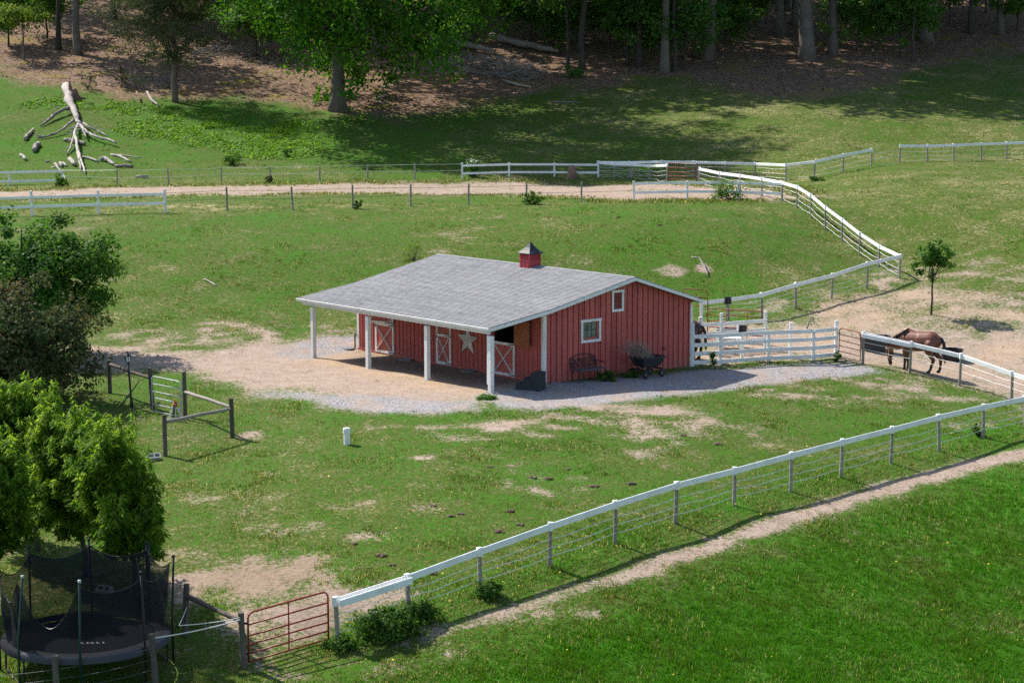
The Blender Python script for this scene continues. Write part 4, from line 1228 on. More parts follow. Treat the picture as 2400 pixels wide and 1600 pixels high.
def crown_points(rng, c, rad, nclump, per, cr, shell=.5, flat=.75, low=-1.0, gap=0.0, rough=1.0):
    """clumps of leaf spots through a crown; returns spots, outward directions, clump centres and a light/dark tint per clump"""
    c = np.array(c); rad = np.array(rad)
    D = rng.normal(0, 1, (nclump * 3, 3)); D /= np.linalg.norm(D, axis=1)[:, None]
    D = D[D[:, 2] > low][:nclump]
    r = shell + (1 - shell) * rng.random(len(D)) ** .6
    ang = np.arctan2(D[:, 1], D[:, 0])
    lob = 1 + rough * (.17 * np.sin(ang * 3 + D[:, 2] * 3 + rng.random() * 6) + .15 * np.sin(ang * 5 + D[:, 2] * 5 + rng.random() * 6) + .10 * np.sin(ang * 2 - D[:, 2] * 7 + rng.random() * 6))
    C_ = c + D * rad * (r * lob)[:, None]
    Q = []; O = []; T = []
    for q, d in zip(C_, D):
        k = int(per * rng.uniform(.5, 1.5)); s = cr * rng.uniform(.6, 1.35)
        off = rng.normal(0, 1, (k, 3)); off /= np.linalg.norm(off, axis=1)[:, None]
        off *= (rng.random(k) ** .45)[:, None] * s * np.array([1, 1, flat])
        Q.append(q + off); O.append(off / s + np.array([0, 0, .7]) + d * .4); T.append(np.full(k, rng.uniform(.25, .75)))
    return np.concatenate(Q), np.concatenate(O), C_, np.concatenate(T)

def limb_mesh(mb, rng, a, b, r0, r1, bend=.12, n=5, sides=7):
    a = Vector(a); b = Vector(b); d = b - a; L = d.length
    pts = []
    for k in range(n + 1):
        t = k / n; p = a.lerp(b, t)
        p += Vector((rng.normal(0, 1), rng.normal(0, 1), rng.normal(0, .6))) * (L * bend * .35 * (1 if 0 < k < n else 0))
        p.z += L * bend * math.sin(math.pi * t) * .6
        pts.append(p)
    mb.tube(pts, [r0 + (r1 - r0) * (k / n) ** .8 for k in range(n + 1)], sides)
    return pts

def tree(name, label, base, H, r, cc, rad, nclump, per, cr, lsize, lmat, bmat, seed, group=None, limbs=9, fork=.35, shell=.5, low=-1.0, flare=1.5, aspect=.62, lean=(0, 0), tilt_=.6, cat='tree', flat=.75, fold=.1, parts=('trunk', 'crown')):
    rng = np.random.default_rng(seed)
    e = empty(name, base, 0, label, cat, group)
    mb = MB()
    top = Vector((lean[0], lean[1], H * .92))
    n = 8; pts = []; rr = []
    for k in range(n + 1):
        t = k / n
        p = top * t + Vector((rng.normal(0, .012), rng.normal(0, .012), 0)) * H * (.4 if 0 < k < n else 0)
        if k == 0: p = Vector((0, 0, -.4))
        pts.append(p); rr.append(r * ((1 - t) ** .75 * .92 + .08) * (flare if k == 0 else 1.0))
    pts.insert(1, pts[0].lerp(pts[1], .35) + Vector((0, 0, .1))); rr.insert(1, r * 1.12)
    mb.tube(pts, rr, 12)
    P, O, C_, T = crown_points(rng, cc, rad, nclump, per, cr, shell, flat, low)
    order = rng.permutation(len(C_))[:limbs]
    for i in order:
        q = C_[i]; t = min(.95, max(fork, (q[2] * .62) / H)); k = t * n
        s = top * t
        limb_mesh(mb, rng, s, q, max(.02, r * (1 - t) * .55), .012 + r * .03, .16)
    mb.build(parts[0], bmat, e, smooth=True)
    link_mesh(parts[1], leaves(parts[1], P, O, lsize, lmat, rng, aspect, fold, None, tilt_, T), e)
    return e
def on(px, py): return G(px, py) + Vector((0, 0, -.02))

# the big maple at the edge of the wood
tree('maple_tree', 'large bright green maple with a thick trunk at the edge of the wood', on(792, 258), 29, .50, (1.9, -1.0, 16.2), (10.9, 9.8, 13.8), 1000, 80, 1.4, .34, M['leaf_maple'], M['bark'], 1, limbs=26, fork=.16, shell=.62, flare=1.9)
# cedar left of it
tree('cedar_tree', 'dark grey green cedar with a bare straight trunk left of the maple', on(411, 239), 15, .24, (-.4, .2, 8.6), (4.4, 4.0, 6.6), 330, 110, .95, .24, M['leaf_cedar'], M['bark_cedar'], 2, limbs=16, fork=.16, shell=.25, aspect=.22, flare=1.35, flat=.55)
# small tree with a flat sunlit crown at the far left
tree('young_tree', 'small thin tree with a flat sunlit yellow green crown at the far left', on(56, 141), 4.0, .13, (-.5, 0, 3.9), (2.9, 2.2, .75), 60, 60, .6, .19, M['leaf_yellow'], M['bark'], 3, limbs=8, fork=.7, shell=.1, flare=1.2)

# tall trees of the wood: a few kinds, then copies
def wood_proto(k):
    H = (27, 30, 25)[k]; rad = ((7.6, 7.0, 8.0), (8.6, 7.8, 9.5), (7.0, 6.6, 7.5))[k]; cc = (0, 0, (18.5, 19.5, 16.5)[k])
    return tree('woodland_tree', 'x', (0, 0, -200), H, (.36, .48, .30)[k], cc, rad, 200, 16, 1.55, .72, M['leaf_wood'], M['bark'] if k < 2 else M['bark_dark'], 20 + k, 'tall trees of the wood', limbs=10, fork=.42, shell=.35, flare=1.5)
PROTO = [wood_proto(k) for k in range(3)]
_used = [False] * 3
def place_tree(k, px, py, s, rz, label, sxy=1.0):
    o = PROTO[k] if not _used[k] else copy_tree(PROTO[k])
    _used[k] = True
    o.location = on(px, py); o.rotation_euler = (0, 0, rz); o.scale = (s * sxy, s * sxy, s)
    tag(o, label, 'tree', 'tall trees of the wood')
TRUNKS = [(1, 183, 128, .72, 'tall tree with a thick straight trunk behind the fallen tree'), (2, 137, 116, .8, 'slim dark trunk just left of the thick trunk behind the fallen tree'), (0, 268, 44, .7, 'trunk standing in sunlit leaf litter above the cedar'),
 (0, 1245, 84, .9, 'shaggy trunk standing in the tangle of brush right of the maple'), (2, 1364, 163, 1.0, 'thin pale trunk right of the fallen log'), (2, 1330, 158, .5, 'very thin trunk beside the thin pale one right of the fallen log'),
 (2, 1498, 158, 1.0, 'slim trunk under the low green branches in the middle of the wood'), (2, 1470, 153, .45, 'thinnest trunk under the low green branches in the middle of the wood'), (0, 1557, 170, 1.1, 'left trunk of the pair standing lowest on the slope'), (2, 1580, 167, .6, 'right leaning trunk of the pair standing lowest on the slope'),
 (1, 1655, 138, 1.35, 'broad trunk with a pale edge in the middle of the wood'), (1, 1893, 140, 1.4, 'thickest grey trunk of the right hand wood'), (0, 1952, 128, 1.25, 'short visible trunk just right of the thickest grey trunk'), (0, 1829, 84, 1.3, 'trunk just left of the thickest grey trunk, higher up the slope'),
 (0, 1862, 58, .9, 'dark trunk directly behind the thickest grey trunk'), (2, 2274, 80, .7, 'thin trunk in the upper right wood'), (0, 2345, 82, .85, 'dark trunk at the upper right edge of the wood'), (2, 2140, 146, .4, 'slender forked trunk low in the right hand wood'),
 (0, 2060, 60, .9, 'trunk hidden in dark leaves right of the short trunk'), (1, 960, 40, 1.0, 'trunk behind the right half of the maple crown'), (0, 620, 60, .95, 'trunk in the shade left behind the maple crown'), (0, 1120, 30, .95, 'trunk behind the brush at the top of the wood'),
 (1, 700, 110, 1.05, 'tall tree hidden behind the left half of the maple crown'), (0, 560, 40, .85, 'tall tree between the cedar and the maple high on the slope'), (1, 880, 130, 1.0, 'tall tree hidden behind the maple trunk'), (0, 1010, 150, 1.05, 'tree in the deep shade under the right side of the maple'), (0, 440, 60, .75, 'tree behind the top of the cedar'), (1, 1100, 95, 1.3, 'tall tree behind the brush pile'), (1, 1420, 60, 1.4, 'tall tree high in the middle of the wood'), (1, 1740, 60, 1.4, 'tall tree high between the broad and the thickest trunk'), (1, 2170, 95, 1.35, 'tall tree in the shade of the right hand wood')]
for i, (k, px, py, s, lab) in enumerate(TRUNKS): place_tree(k, px, py, s, i * 1.7, lab, 1.0 if s < 1 else .88)
ORD = 'first second third fourth fifth sixth seventh eighth ninth tenth eleventh twelfth thirteenth fourteenth fifteenth sixteenth seventeenth eighteenth nineteenth twentieth twenty-first twenty-second twenty-third twenty-fourth twenty-fifth twenty-sixth twenty-seventh twenty-eighth'.split()
_r = random.Random(8)
for i in range(28):
    px = -250 + i * 106 + _r.uniform(-35, 35); py = _r.uniform(-45, 28)
    place_tree(_r.randrange(3), px, py, _r.uniform(.85, 1.1) * (.62 if i < 7 else 1.0), i * 2.1, 'dark trunk deep in the shaded wood atop the hill, %s from the left' % ORD[i])
# trees of the same wood beyond the picture's left and right edges
for i, (px, py) in enumerate([(2560, 140), (2700, 190), (2480, 60)]):
    place_tree(i % 3, px, py, 1.0, i * 1.3, 'tall tree of the wood just outside the view, %s' % ('right of the darkest corner', 'lowest on the right', 'highest on the right')[i])
# under-storey: small leafy trees whose low branches show
UNDER = [(1500, 150, 5.2, 3.0, 'leaf_wood', 'leafy young tree with pale lit leaves in the middle of the wood', 1.15), (1605, 160, 5.6, 3.0, 'leaf_wood', 'leafy young tree left of the broad trunk', 1.0), (1700, 120, 4.5, 2.4, 'leaf_green', 'small bright leafy tree right of the broad trunk', .8),
 (2010, 120, 5.0, 3.2, 'leaf_wood', 'dark leafy tree right of the short trunk', 1.0), (2110, 135, 5.6, 2.8, 'leaf_wood', 'dark bushy tree low in the right hand wood', 1.0), (2225, 60, 5.2, 3.2, 'leaf_wood', 'dark leafy tree high in the right hand wood', 1.0), (2385, 75, 5.0, 3.0, 'leaf_wood', 'leafy tree at the right edge of the wood', 1.0),
 (1430, 110, 4.6, 2.6, 'leaf_wood', 'leafy young tree behind the thin pale trunk', 1.0), (600, 130, 4.8, 2.8, 'leaf_wood', 'dark leafy tree left behind the maple', 1.0), (110, 90, 5.6, 3.0, 'leaf_green', 'leafy tree behind the small flat crowned tree', 1.0), (20, 110, 5.2, 2.6, 'leaf_green', 'pale leafy tree at the left edge of the wood', 1.0),
 (520, 90, 5.2, 3.0, 'leaf_wood', 'leafy tree between the cedar and the maple', 1.0), (1190, 100, 5.2, 2.6, 'leaf_wood', 'leafy young tree over the brush pile', .9), (1310, 110, 4.0, 2.2, 'leaf_wood', 'leafy young tree beside the fallen log', .9),
 (700, 60, 5.6, 3.2, 'leaf_wood', 'leafy tree in the shade behind the maple', 1.0), (1060, 60, 5.6, 3.2, 'leaf_wood', 'leafy tree right behind the maple crown', 1.0), (1130, 20, 5.4, 3.2, 'leaf_wood', 'leafy tree at the top above the brush pile', 1.0), (1255, 30, 5.4, 3.2, 'leaf_wood', 'leafy tree at the top above the shaggy trunk', 1.0), (1380, 40, 5.6, 3.2, 'leaf_wood', 'leafy tree at the top above the thin pale trunk', 1.0), (1480, 30, 5.6, 3.4, 'leaf_green', 'leafy tree at the top above the slim trunks', 1.0), (1570, 70, 5.8, 3.2, 'leaf_green', 'paler leafy tree behind the pair of trunks', 1.1), (1650, 40, 5.6, 3.2, 'leaf_wood', 'leafy tree behind the broad trunk', 1.0), (1770, 60, 5.0, 3.0, 'leaf_wood', 'leafy tree left of the thickest trunk high on the slope', 1.0), (1980, 30, 5.6, 3.2, 'leaf_wood', 'leafy tree behind the short trunk', 1.0), (2080, 40, 5.6, 3.2, 'leaf_wood', 'leafy tree high behind the dark bushy tree', 1.0), (2160, 20, 5.6, 3.2, 'leaf_wood', 'leafy tree above the slender forked trunk', 1.0), (2310, 30, 5.6, 3.2, 'leaf_wood', 'leafy tree at the upper right of the wood', 1.0), (340, 60, 5.0, 2.8, 'leaf_wood', 'leafy tree behind the cedar', 1.0), (480, 20, 5.4, 3.0, 'leaf_wood', 'leafy tree at the top right of the cedar', 1.0)]
for i, (px, py, H, R_, lm, lab, dens) in enumerate(UNDER):
    tree('understorey_tree', lab, on(px, py), H, .10, (0, 0, H * .72), (R_ * 1.15, R_, H * .44), int(110 * dens), 48, .9, .27, M[lm], M['bark_dark'], 60 + i, 'small leafy trees under the wood', limbs=9, fork=.3, shell=.25, flare=1.2)

# sapling in the paddock
tree('sapling', 'young round headed tree with a thin straight trunk in the bare paddock', on(2183, 737), 3.2, .055, (.0, 0, 2.62), (.92, .85, .80), 44, 46, .30, .15, M['leaf_green'], M['bark_dark'], 5, limbs=14, fork=.5, shell=.15, flare=1.4)

# left: green tree behind, bronze tree before it
tree('leafy_tree', 'tall green leafy tree at the left edge behind the bronze tree', on(60, 838), 5.6, .15, (.75, .2, 2.95), (2.75, 2.4, 2.35), 250, 95, .60, .17, M['leaf_green'], M['bark_dark'], 6, limbs=16, fork=.2, shell=.35)
tree('bronze_tree', 'dark bronze leaved tree at the left edge above the lime green trees', on(60, 945), 4.9, .14, (.1, 0, 2.15), (2.45, 2.0, 2.15), 190, 110, .60, .16, M['leaf_bronze'], M['bark_dark'], 7, limbs=16, fork=.2, shell=.35)

def in_poly(x, y, poly):
    ins = False; n = len(poly)
    for i in range(n):
        (ax, ay), (bx, by) = poly[i], poly[(i + 1) % n]
        if (ay > y) != (by > y) and x < (bx - ax) * (y - ay) / (by - ay) + ax: ins = not ins
    return ins
def whorl_tree(name, label, base, outline, nl, twigs, seed, r=.085, lsize=.20, per=11, depth=.85, lr=.42, limbs=14, top_h=None):
    """tree with long narrow leaves hanging in whorls; the crown's lobes fill the given outline at the tree's distance"""
    rng = np.random.default_rng(seed)
    e = empty(name, base, 0, label, 'tree')
    xs = [p[0] for p in outline]; ys = [p[1] for p in outline]
    L = []
    while len(L) < nl:
        x = rng.uniform(min(xs), max(xs)); y = rng.uniform(min(ys), max(ys))
        if not in_poly(x, y, outline): continue
        p = at_y(x, y, base.y + rng.normal(0, depth * .55)) - base
        if all((p - q).length > lr * .55 for q in L) or rng.random() < .15: L.append(p)
    mx_, my_ = sum(xs) / len(xs), sum(ys) / len(ys)
    for _ in range(max(6, nl // 5)):              # stray sprays beyond the outline
        i_ = int(rng.integers(len(outline))); t_ = rng.random(); a_, b_ = outline[i_], outline[(i_ + 1) % len(outline)]
        x = a_[0] * (1 - t_) + b_[0] * t_; y = a_[1] * (1 - t_) + b_[1] * t_; k_ = rng.uniform(.98, 1.09)
        L.append(at_y(mx_ + (x - mx_) * k_, my_ + (y - my_) * k_, base.y + rng.normal(0, depth * .4)) - base)
    nl = len(L)
    mb = MB(); H = max(p.z for p in L) * .8; cx_ = sum(p.x for p in L) / nl
    pts = [Vector((0, 0, -.3))] + [Vector((cx_ * (k / 6) ** 1.5, 0, H * k / 6)) + Vector((rng.normal(0, .03), rng.normal(0, .03), 0)) for k in range(1, 7)]
    mb.tube(pts, [r * 1.3] + [r * (1 - .13 * k) for k in range(1, 7)], 9)
    for q in L[:limbs]:
        s_ = pts[1 + int(rng.integers(1, 5))]
        limb_mesh(mb, rng, s_, q, r * .45, .016, .14)
    P = []; A = []; T = []
    for q in L:
        lob = rng.uniform(.4, 1.2); tone = rng.normal(0, .10)
        sp = np.array([lr * lob, lr * lob, lr * lob * rng.uniform(.8, 1.5)])
        for j in range(int(twigs * lob)):
            d = rng.normal(0, 1, 3); d /= np.linalg.norm(d)
            if d[2] < -.5: d[2] *= .5
            c = np.array(q) + d * sp * rng.uniform(.35, 1.08)
            if j % 4 == 0:                       # upright shoots that break the outline
                if j % 16 == 0: sh = np.array([rng.normal(0, .5) * lr * lob, rng.normal(0, .5) * lr * lob, 0])
                c = np.array(q) + sh + np.array([rng.normal(0, .03), rng.normal(0, .03), lr * rng.uniform(.5, 1.9)])
                d = np.array([0, 0, .9])
            if j % 9 == 0: mb.tube([q, Vector(q).lerp(Vector(c), .6) + Vector((0, 0, .02)), Vector(c)], [.012, .007, .004], 4, False)
            k = int(per * rng.uniform(.7, 1.3)); a = rng.random(k) * 6.283; el = rng.uniform(-1.15, .25, k)
            ax = np.stack([np.cos(a) * np.cos(el), np.sin(a) * np.cos(el), np.sin(el)], 1)
            P.append(c + ax * (lsize * .5) + rng.normal(0, .015, (k, 3)) + np.array([0, 0, 1]) * rng.random((k, 1)) * .10); A.append(ax)
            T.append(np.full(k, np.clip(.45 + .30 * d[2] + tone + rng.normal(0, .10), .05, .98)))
    mb.build('trunk', M['bark_dark'], e, smooth=True)
    P = np.concatenate(P); A = np.concatenate(A); T = np.concatenate(T)
    N = np.tile(np.array([[0, 0, 1.0]]), (len(P), 1)) + A * np.array([[.6, .6, 0]])
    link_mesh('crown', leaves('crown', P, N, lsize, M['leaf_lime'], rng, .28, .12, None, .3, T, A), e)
    return e
whorl_tree('lime_tree', 'lime green tree with hanging narrow leaves over the right side of the trampoline', on(322, 1420), [(215,1050),(266,1045),(305,1090),(320,1125),(352,1175),(362,1262),(345,1288),(310,1275),(261,1280),(215,1245),(200,1140)], 62, 40, 8, lr=.38)
whorl_tree('lime_tree', 'lime green tree with hanging narrow leaves behind the middle of the trampoline', on(200, 1350), [(100,1010),(140,1030),(185,1010),(218,1045),(245,1085),(256,1160),(235,1240),(163,1235),(100,1220),(80,1090)], 66, 42, 9, lr=.40)
whorl_tree('lime_tree', 'lime green tree with hanging narrow leaves above the left side of the trampoline', on(92, 1290), [(-10,955),(55,950),(112,960),(130,1010),(122,1130),(105,1225),(40,1220),(-30,1160),(-60,1040)], 70, 42, 10, lr=.42)
whorl_tree('lime_tree', 'leaning lime green tree at the left edge beside the trampoline net', on(-30, 1440), [(-150,1050),(-20,1070),(40,1120),(70,1200),(50,1265),(0,1295),(-120,1300)], 48, 38, 11, lr=.40)

def build_clover():
    w = np.zeros(len(_F))
    for g, rx, ry, s_ in CLOVER:
        r2 = ((_cx[:, 0] - g.x) / rx) ** 2 + ((_cx[:, 1] - g.y) / ry) ** 2
        w = np.maximum(w, np.clip(1 - r2, 0, 1) * s_)
    w = w * np.clip(fbm(_cx[:, 0] * .5, _cx[:, 1] * .5, 91, 2) + .45, 0, 1) * _area
    P, f, rng = scatter(w, 9000, 19)
    P[:, 2] += .05 + .06 * rng.random(len(P))
    m = leaf_mat('clover_leaves', [(0, (.07, .17, .008)), (.5, (.13, .27, .014)), (1, (.22, .36, .03))], .5)
    me = leaves('clover_patch', P, np.tile([[0, -.25, 1.0]], (len(P), 1)), .22, m, rng, .85, .1, None, .35)
    tag(link_mesh('clover_patch', me), 'bright lime green clover spreading over the grass below the cedar', 'clover', kind='stuff')
build_clover()
# ------------------------------------------------------------------ trampoline
M['net'] = None
def make_net():
    n = NT('black_safety_net')
    t = n.n.new('ShaderNodeBsdfTransparent'); d = n.bsdf((.012, .013, .018), .8, None, .1)
    mx = n.n.new('ShaderNodeMixShader'); mx.inputs[0].default_value = .78
    n.l.new(t.outputs[0], mx.inputs[1]); n.l.new(d, mx.inputs[2])
    return n.done(mx.outputs[0])
M['net'] = make_net()
M['mat_black'] = paint_mat('trampoline_mat', (.016, .016, .022), .9, .2, streak=False, spec=.05)
M['pad'] = paint_mat('grey_pad_cover', (.06, .06, .07), .8, .25, streak=False, spec=.08)
M['green_pole'] = paint_mat('dark_green_pole', (.012, .035, .033), .35, .15)
M['print_white'] = paint_mat('white_print', (.5, .52, .55), .6, .1)
TG = G(205, 1560); TR = 1.80
tc = TG.copy()
tr = empty('trampoline', tc, 0, 'round black trampoline with a drooping safety net under the lime green trees', 'trampoline')
RIMZ = .74
pa = [RAD(-82 + 45 * k) for k in range(8)]
n = 48
def ringpts(r, z): return [(r * math.cos(2 * math.pi * k / n), r * math.sin(2 * math.pi * k / n), z) for k in range(n)]
mb = MB(); vs = ringpts(TR - .28, RIMZ - .02) + [(0, 0, RIMZ - .07)]
mb.add(vs, [(k, (k + 1) % n, n) for k in range(n)]); mb.build('jumping_mat', M['mat_black'], tr, smooth=True)
for k in range(8):            # padding in eight lengths
    mb = MB(); m = 7; vs = []
    for i in range(m):
        a = pa[k] + (i / (m - 1)) * RAD(44.2)
        for r_, z in ((TR - .27, RIMZ + .0), (TR - .22, RIMZ + .03), (TR + .06, RIMZ + .03), (TR + .10, RIMZ - .02), (TR + .10, RIMZ - .13)):
            vs.append((r_ * math.cos(a), r_ * math.sin(a), z))
    fs = [(i * 5 + j, i * 5 + j + 1, (i + 1) * 5 + j + 1, (i + 1) * 5 + j) for i in range(m - 1) for j in range(4)]
    mb.add(vs, fs).build('pad', M['pad'] if k in (0, 1, 7) else M['mat_black'], tr, smooth=True)
MB().tube([(TR * math.cos(2 * math.pi * k / 40), TR * math.sin(2 * math.pi * k / 40), RIMZ - .04) for k in range(41)], .025, 6, False).build('rim_tube', M['black'], tr)
for k in range(8):
    a = pa[k]; c_, s_ = math.cos(a), math.sin(a)
    top = RIMZ + 1.72
    lean = (random.Random(k).uniform(-.06, .06), random.Random(k + 3).uniform(-.06, .06))
    if k == 7: lean = (.14, .0)
    pr = TR + .13
    zb = gz(tc.x + pr * c_, tc.y + pr * s_) - tc.z
    thick = .055 if k == 3 else .026
    p = MB().tube([(pr * c_, pr * s_, zb - .05), (pr * c_, pr * s_, RIMZ + .3), (pr * c_ + lean[0], pr * s_ + lean[1], top)], thick, 8).build('net_pole', M['green_pole'] if k in (0, 7) else M['black'], tr, smooth=True)
    MB().tube([(pr * c_ + lean[0], pr * s_ + lean[1], top), (pr * c_ + lean[0], pr * s_ + lean[1], top + .06)], .038, 8).build('pole_cap', M['galv'] if k in (0, 7) else M['black'], p, smooth=True)
    if k % 2 == 0:
        a2 = pa[(k + 1) % 8]; q = (pr * math.cos(a2), pr * math.sin(a2))
        z2 = gz(tc.x + q[0], tc.y + q[1]) - tc.z
        MB().tube([(TR * c_, TR * s_, RIMZ - .05), (TR * c_, TR * s_, zb + .05), (TR * math.cos(a2), TR * math.sin(a2), z2 + .05), (TR * math.cos(a2), TR * math.sin(a2), RIMZ - .05)], .022, 6).build('leg_frame', M['black'], tr)
def net_panel(k):
    a0, a1 = pa[k], pa[(k + 1) % 8] + (2 * math.pi if k == 7 else 0)
    if a1 < a0: a1 += 2 * math.pi
    m, q = 16, 12; vs = []; rng = random.Random(k)
    saggy = {6: .6, 5: .3, 7: .98}.get(k, .22)
    for i in range(m + 1):
        t = i / m
        zt = RIMZ + 1.62 - saggy * 4 * t * (1 - t) * (1 if k not in (6, 7) else 1.0)
        for j in range(q + 1):
            u = j / q
            a = a0 + (a1 - a0) * t
            chord = math.cos((a1 - a0) / 2) / math.cos((t - .5) * (a1 - a0))
            r_ = (TR - .05) * (1 - u) + (TR + .10) * chord * u
            r_ += (math.sin(t * 21 + u * 3) * .03 + math.sin(t * 9 + k) * .04) * (1.6 if saggy > .5 else .25) * math.sin(math.pi * u * .9)
            z = RIMZ - .02 + (zt - RIMZ) * u
            vs.append((r_ * math.cos(a), r_ * math.sin(a), z))
    fs = [(i * (q + 1) + j, (i + 1) * (q + 1) + j, (i + 1) * (q + 1) + j + 1, i * (q + 1) + j + 1) for i in range(m) for j in range(q)]
    nt = MB().add(vs, fs).build('net_panel', M['net'], tr, smooth=True)
    MB().tube([vs[i * (q + 1) + q] for i in range(m + 1)], .012, 4).build('top_hem', M['black'], nt)
for k in range(8): net_panel(k)
# faded lettering on the mat: a short run of blurred white strokes
for i, (w_, g_) in enumerate(((.10, 0), (.07, .13), (.09, .23), (.09, .35), (.06, .47))):
    x = .02 + g_; y = -.55 + .10 * g_
    MB().box((x, y, RIMZ - .045), (w_ * .85, .035, .004)).build('printed_mark', M['print_white'], tr)
    MB().box((x - w_ * .35, y + .05, RIMZ - .045), (.03, .08, .004)).build('printed_mark', M['print_white'], tr)

# ------------------------------------------------------------------ lamp post
lb = G(309, 954)
lp = empty('lamp_post', lb, 0, 'black lantern on a slim post beside the log rail', 'lamp post'); lp.rotation_euler = (0, RAD(-3.2), 0)
h = 1.92
MB().tube([(0, 0, -.1), (0, 0, .25), (0, 0, .3), (0, 0, h * .80)], [.055, .05, .038, .036], 10).build('pole', M['iron'], lp, smooth=True)
def lathe(prof, n=8):
    mb = MB(); vs = [(r_ * math.cos(2 * math.pi * k / n), r_ * math.sin(2 * math.pi * k / n), z) for r_, z in prof for k in range(n)]
    fs = [(i * n + k, i * n + (k + 1) % n, (i + 1) * n + (k + 1) % n, (i + 1) * n + k) for i in range(len(prof) - 1) for k in range(n)]
    fs += [tuple(range(n - 1, -1, -1)), tuple((len(prof) - 1) * n + k for k in range(n))]
    return mb.add(vs, fs)
z0 = h * .80
lathe([(.03, z0), (.065, z0 + .03), (.075, z0 + .055)]).build('lantern_base', M['iron'], lp)
def make_lampglass():
    n = NT('lantern_glass'); return n.done(n.bsdf((.62, .68, .70), .1, None, .5))
M['lampglass'] = make_lampglass()
lathe([(.068, z0 + .055), (.10, z0 + .24)], 8).build('glass', M['lampglass'], lp)
for k in range(6):
    a = k * math.pi / 3
    MB().tube([(.074 * math.cos(a), .074 * math.sin(a), z0 + .05), (.108 * math.cos(a), .108 * math.sin(a), z0 + .25)], .009, 4).build('lantern_bar', M['iron'], lp)
lathe([(.13, z0 + .24), (.12, z0 + .265), (.06, z0 + .33), (.03, z0 + .36), (.012, z0 + .42), (.006, z0 + .46)]).build('lantern_roof', M['iron'], lp)

# bundle of electric fence stakes hung on the gate
M['orange'] = paint_mat('orange_cord', (.62, .13, .03), .6, .15)
bb = G(412, 983)
bd = empty('stake_bundle', bb, 0, 'bundle of black and white fence stakes with an orange top leaning on the grey gate', 'stakes')
rng = random.Random(2)
for k in range(16):
    a = rng.uniform(-.28, .28); b = rng.uniform(-.12, .12)
    MB().tube([(a, b - .1, 0), (a * .35, b * .4 - .1, .42), (a * .12, -.1, .62 + rng.uniform(-.05, .05))], .011, 5).build('stake', M['white'] if k % 2 else M['black'], bd)
MB().tube([(-.07, -.1, .50), (.02, -.13, .56), (.08, -.1, .47), (.05, -.12, .62), (-.03, -.1, .66), (.03, -.1, .72)], [.035, .045, .04, .035, .03, .015], 7).build('orange_top', M['orange'], bd, smooth=True)

# cinder block tilted in the grass
cbp = G(361, 1078)
M['block'] = paint_mat('grey_concrete', (.42, .42, .41), .95, .2, streak=False)
def cinder(loc, rot, label):
    mb = MB(); L, W, Hh, t = .40, .20, .20, .032
    for x0, x1 in ((-L / 2, -L / 2 + t), (-t / 2, t / 2), (L / 2 - t, L / 2)): mb.box(((x0 + x1) / 2, 0, 0), (x1 - x0, W, Hh))
    for y in (-W / 2 + t / 2, W / 2 - t / 2):
        for x0, x1 in ((-L / 2 + t, -t / 2), (t / 2, L / 2 - t)): mb.box(((x0 + x1) / 2, y, 0), (x1 - x0, t, Hh))
    o = mb.build('concrete_block', M['block'], None); o.location = loc; o.rotation_euler = rot
    return tag(o, label, 'block')
cinder(cbp + Vector((0, 0, .09)), (RAD(38), 0, RAD(22)), 'hollow concrete block lying in the grass left of the corner log post')
cinder(G(247, 1392) + Vector((0, 0, .09)), (RAD(30), 0, RAD(-25)), 'hollow concrete block on the lawn behind the trampoline net')

# white drain pipe stub
dp = G(813, 1041)
dd = empty('drain_pipe', dp, 0, 'white capped plastic pipe standing on the lawn in front of the barn', 'pipe')
lathe([(.10, -.1), (.10, .42)], 16).build('pipe', M['vinyl'], dd, smooth=False)
lathe([(.118, .36), (.118, .50), (.10, .53), (.03, .54)], 16).build('cap', M['vinyl'], dd)
for o_ in dd.children: pass

# mounting block: three black steps
q = bw(11.32, 1.62); q.z = gz(q.x, q.y)
ms = empty('mounting_block', q, BARN_YAW + RAD(28), 'dark grey three step mounting block at the near corner of the porch', 'steps')
M['step'] = paint_mat('dark_step_plastic', (.030, .034, .038), .7, .25, streak=False)
for k in range(3):
    MB().box((-.34 + .30 * k, 0, .105 * (k + 1) - .02), (.33 if k < 2 else .36, .62, .21 * (k + 1) + .04)).build('step', M['step'], ms, bevel=.02)

# iron bench against the gable
bq = bw(10.655 + .38, 4.62); bq.z = gz(bq.x, bq.y)
be = empty('garden_bench', bq, BARN_YAW + RAD(90), 'dark iron garden bench with a curly back against the red gable wall', 'bench')
M['bench'] = paint_mat('purple_black_iron', (.045, .035, .045), .5, .25)
M['slat'] = paint_mat('dull_bench_slats', (.10, .095, .10), .8, .3)
W_ = 1.25
for k in range(4): MB().box((0, -.24 + k * .13, .43), (W_, .105, .025)).build('seat_slat', M['slat'], be)
for s in (-1, 1):
    for y in (-.25, .2): MB().tube([(s * W_ / 2, y, 0), (s * W_ / 2, y * .9, .22), (s * W_ / 2, y, .43)], .022, 6).build('leg', M['bench'], be)
    MB().tube([(s * W_ / 2, .22, .4), (s * W_ / 2, .3, .66), (s * W_ / 2, .26, .66), (s * W_ / 2, 0, .68), (s * W_ / 2, -.26, .64), (s * W_ / 2, -.27, .44)], .02, 6).build('arm', M['bench'], be)
back = MB().tube([(-W_ / 2, .22, .42), (-W_ / 2, .30, .82)] + [(-W_ / 2 + W_ * k / 10, .31, .84 + .12 * math.sin(math.pi * k / 10)) for k in range(1, 10)] + [(W_ / 2, .30, .82), (W_ / 2, .22, .42)], .022, 6).build('back_frame', M['bench'], be)
rng = random.Random(5)
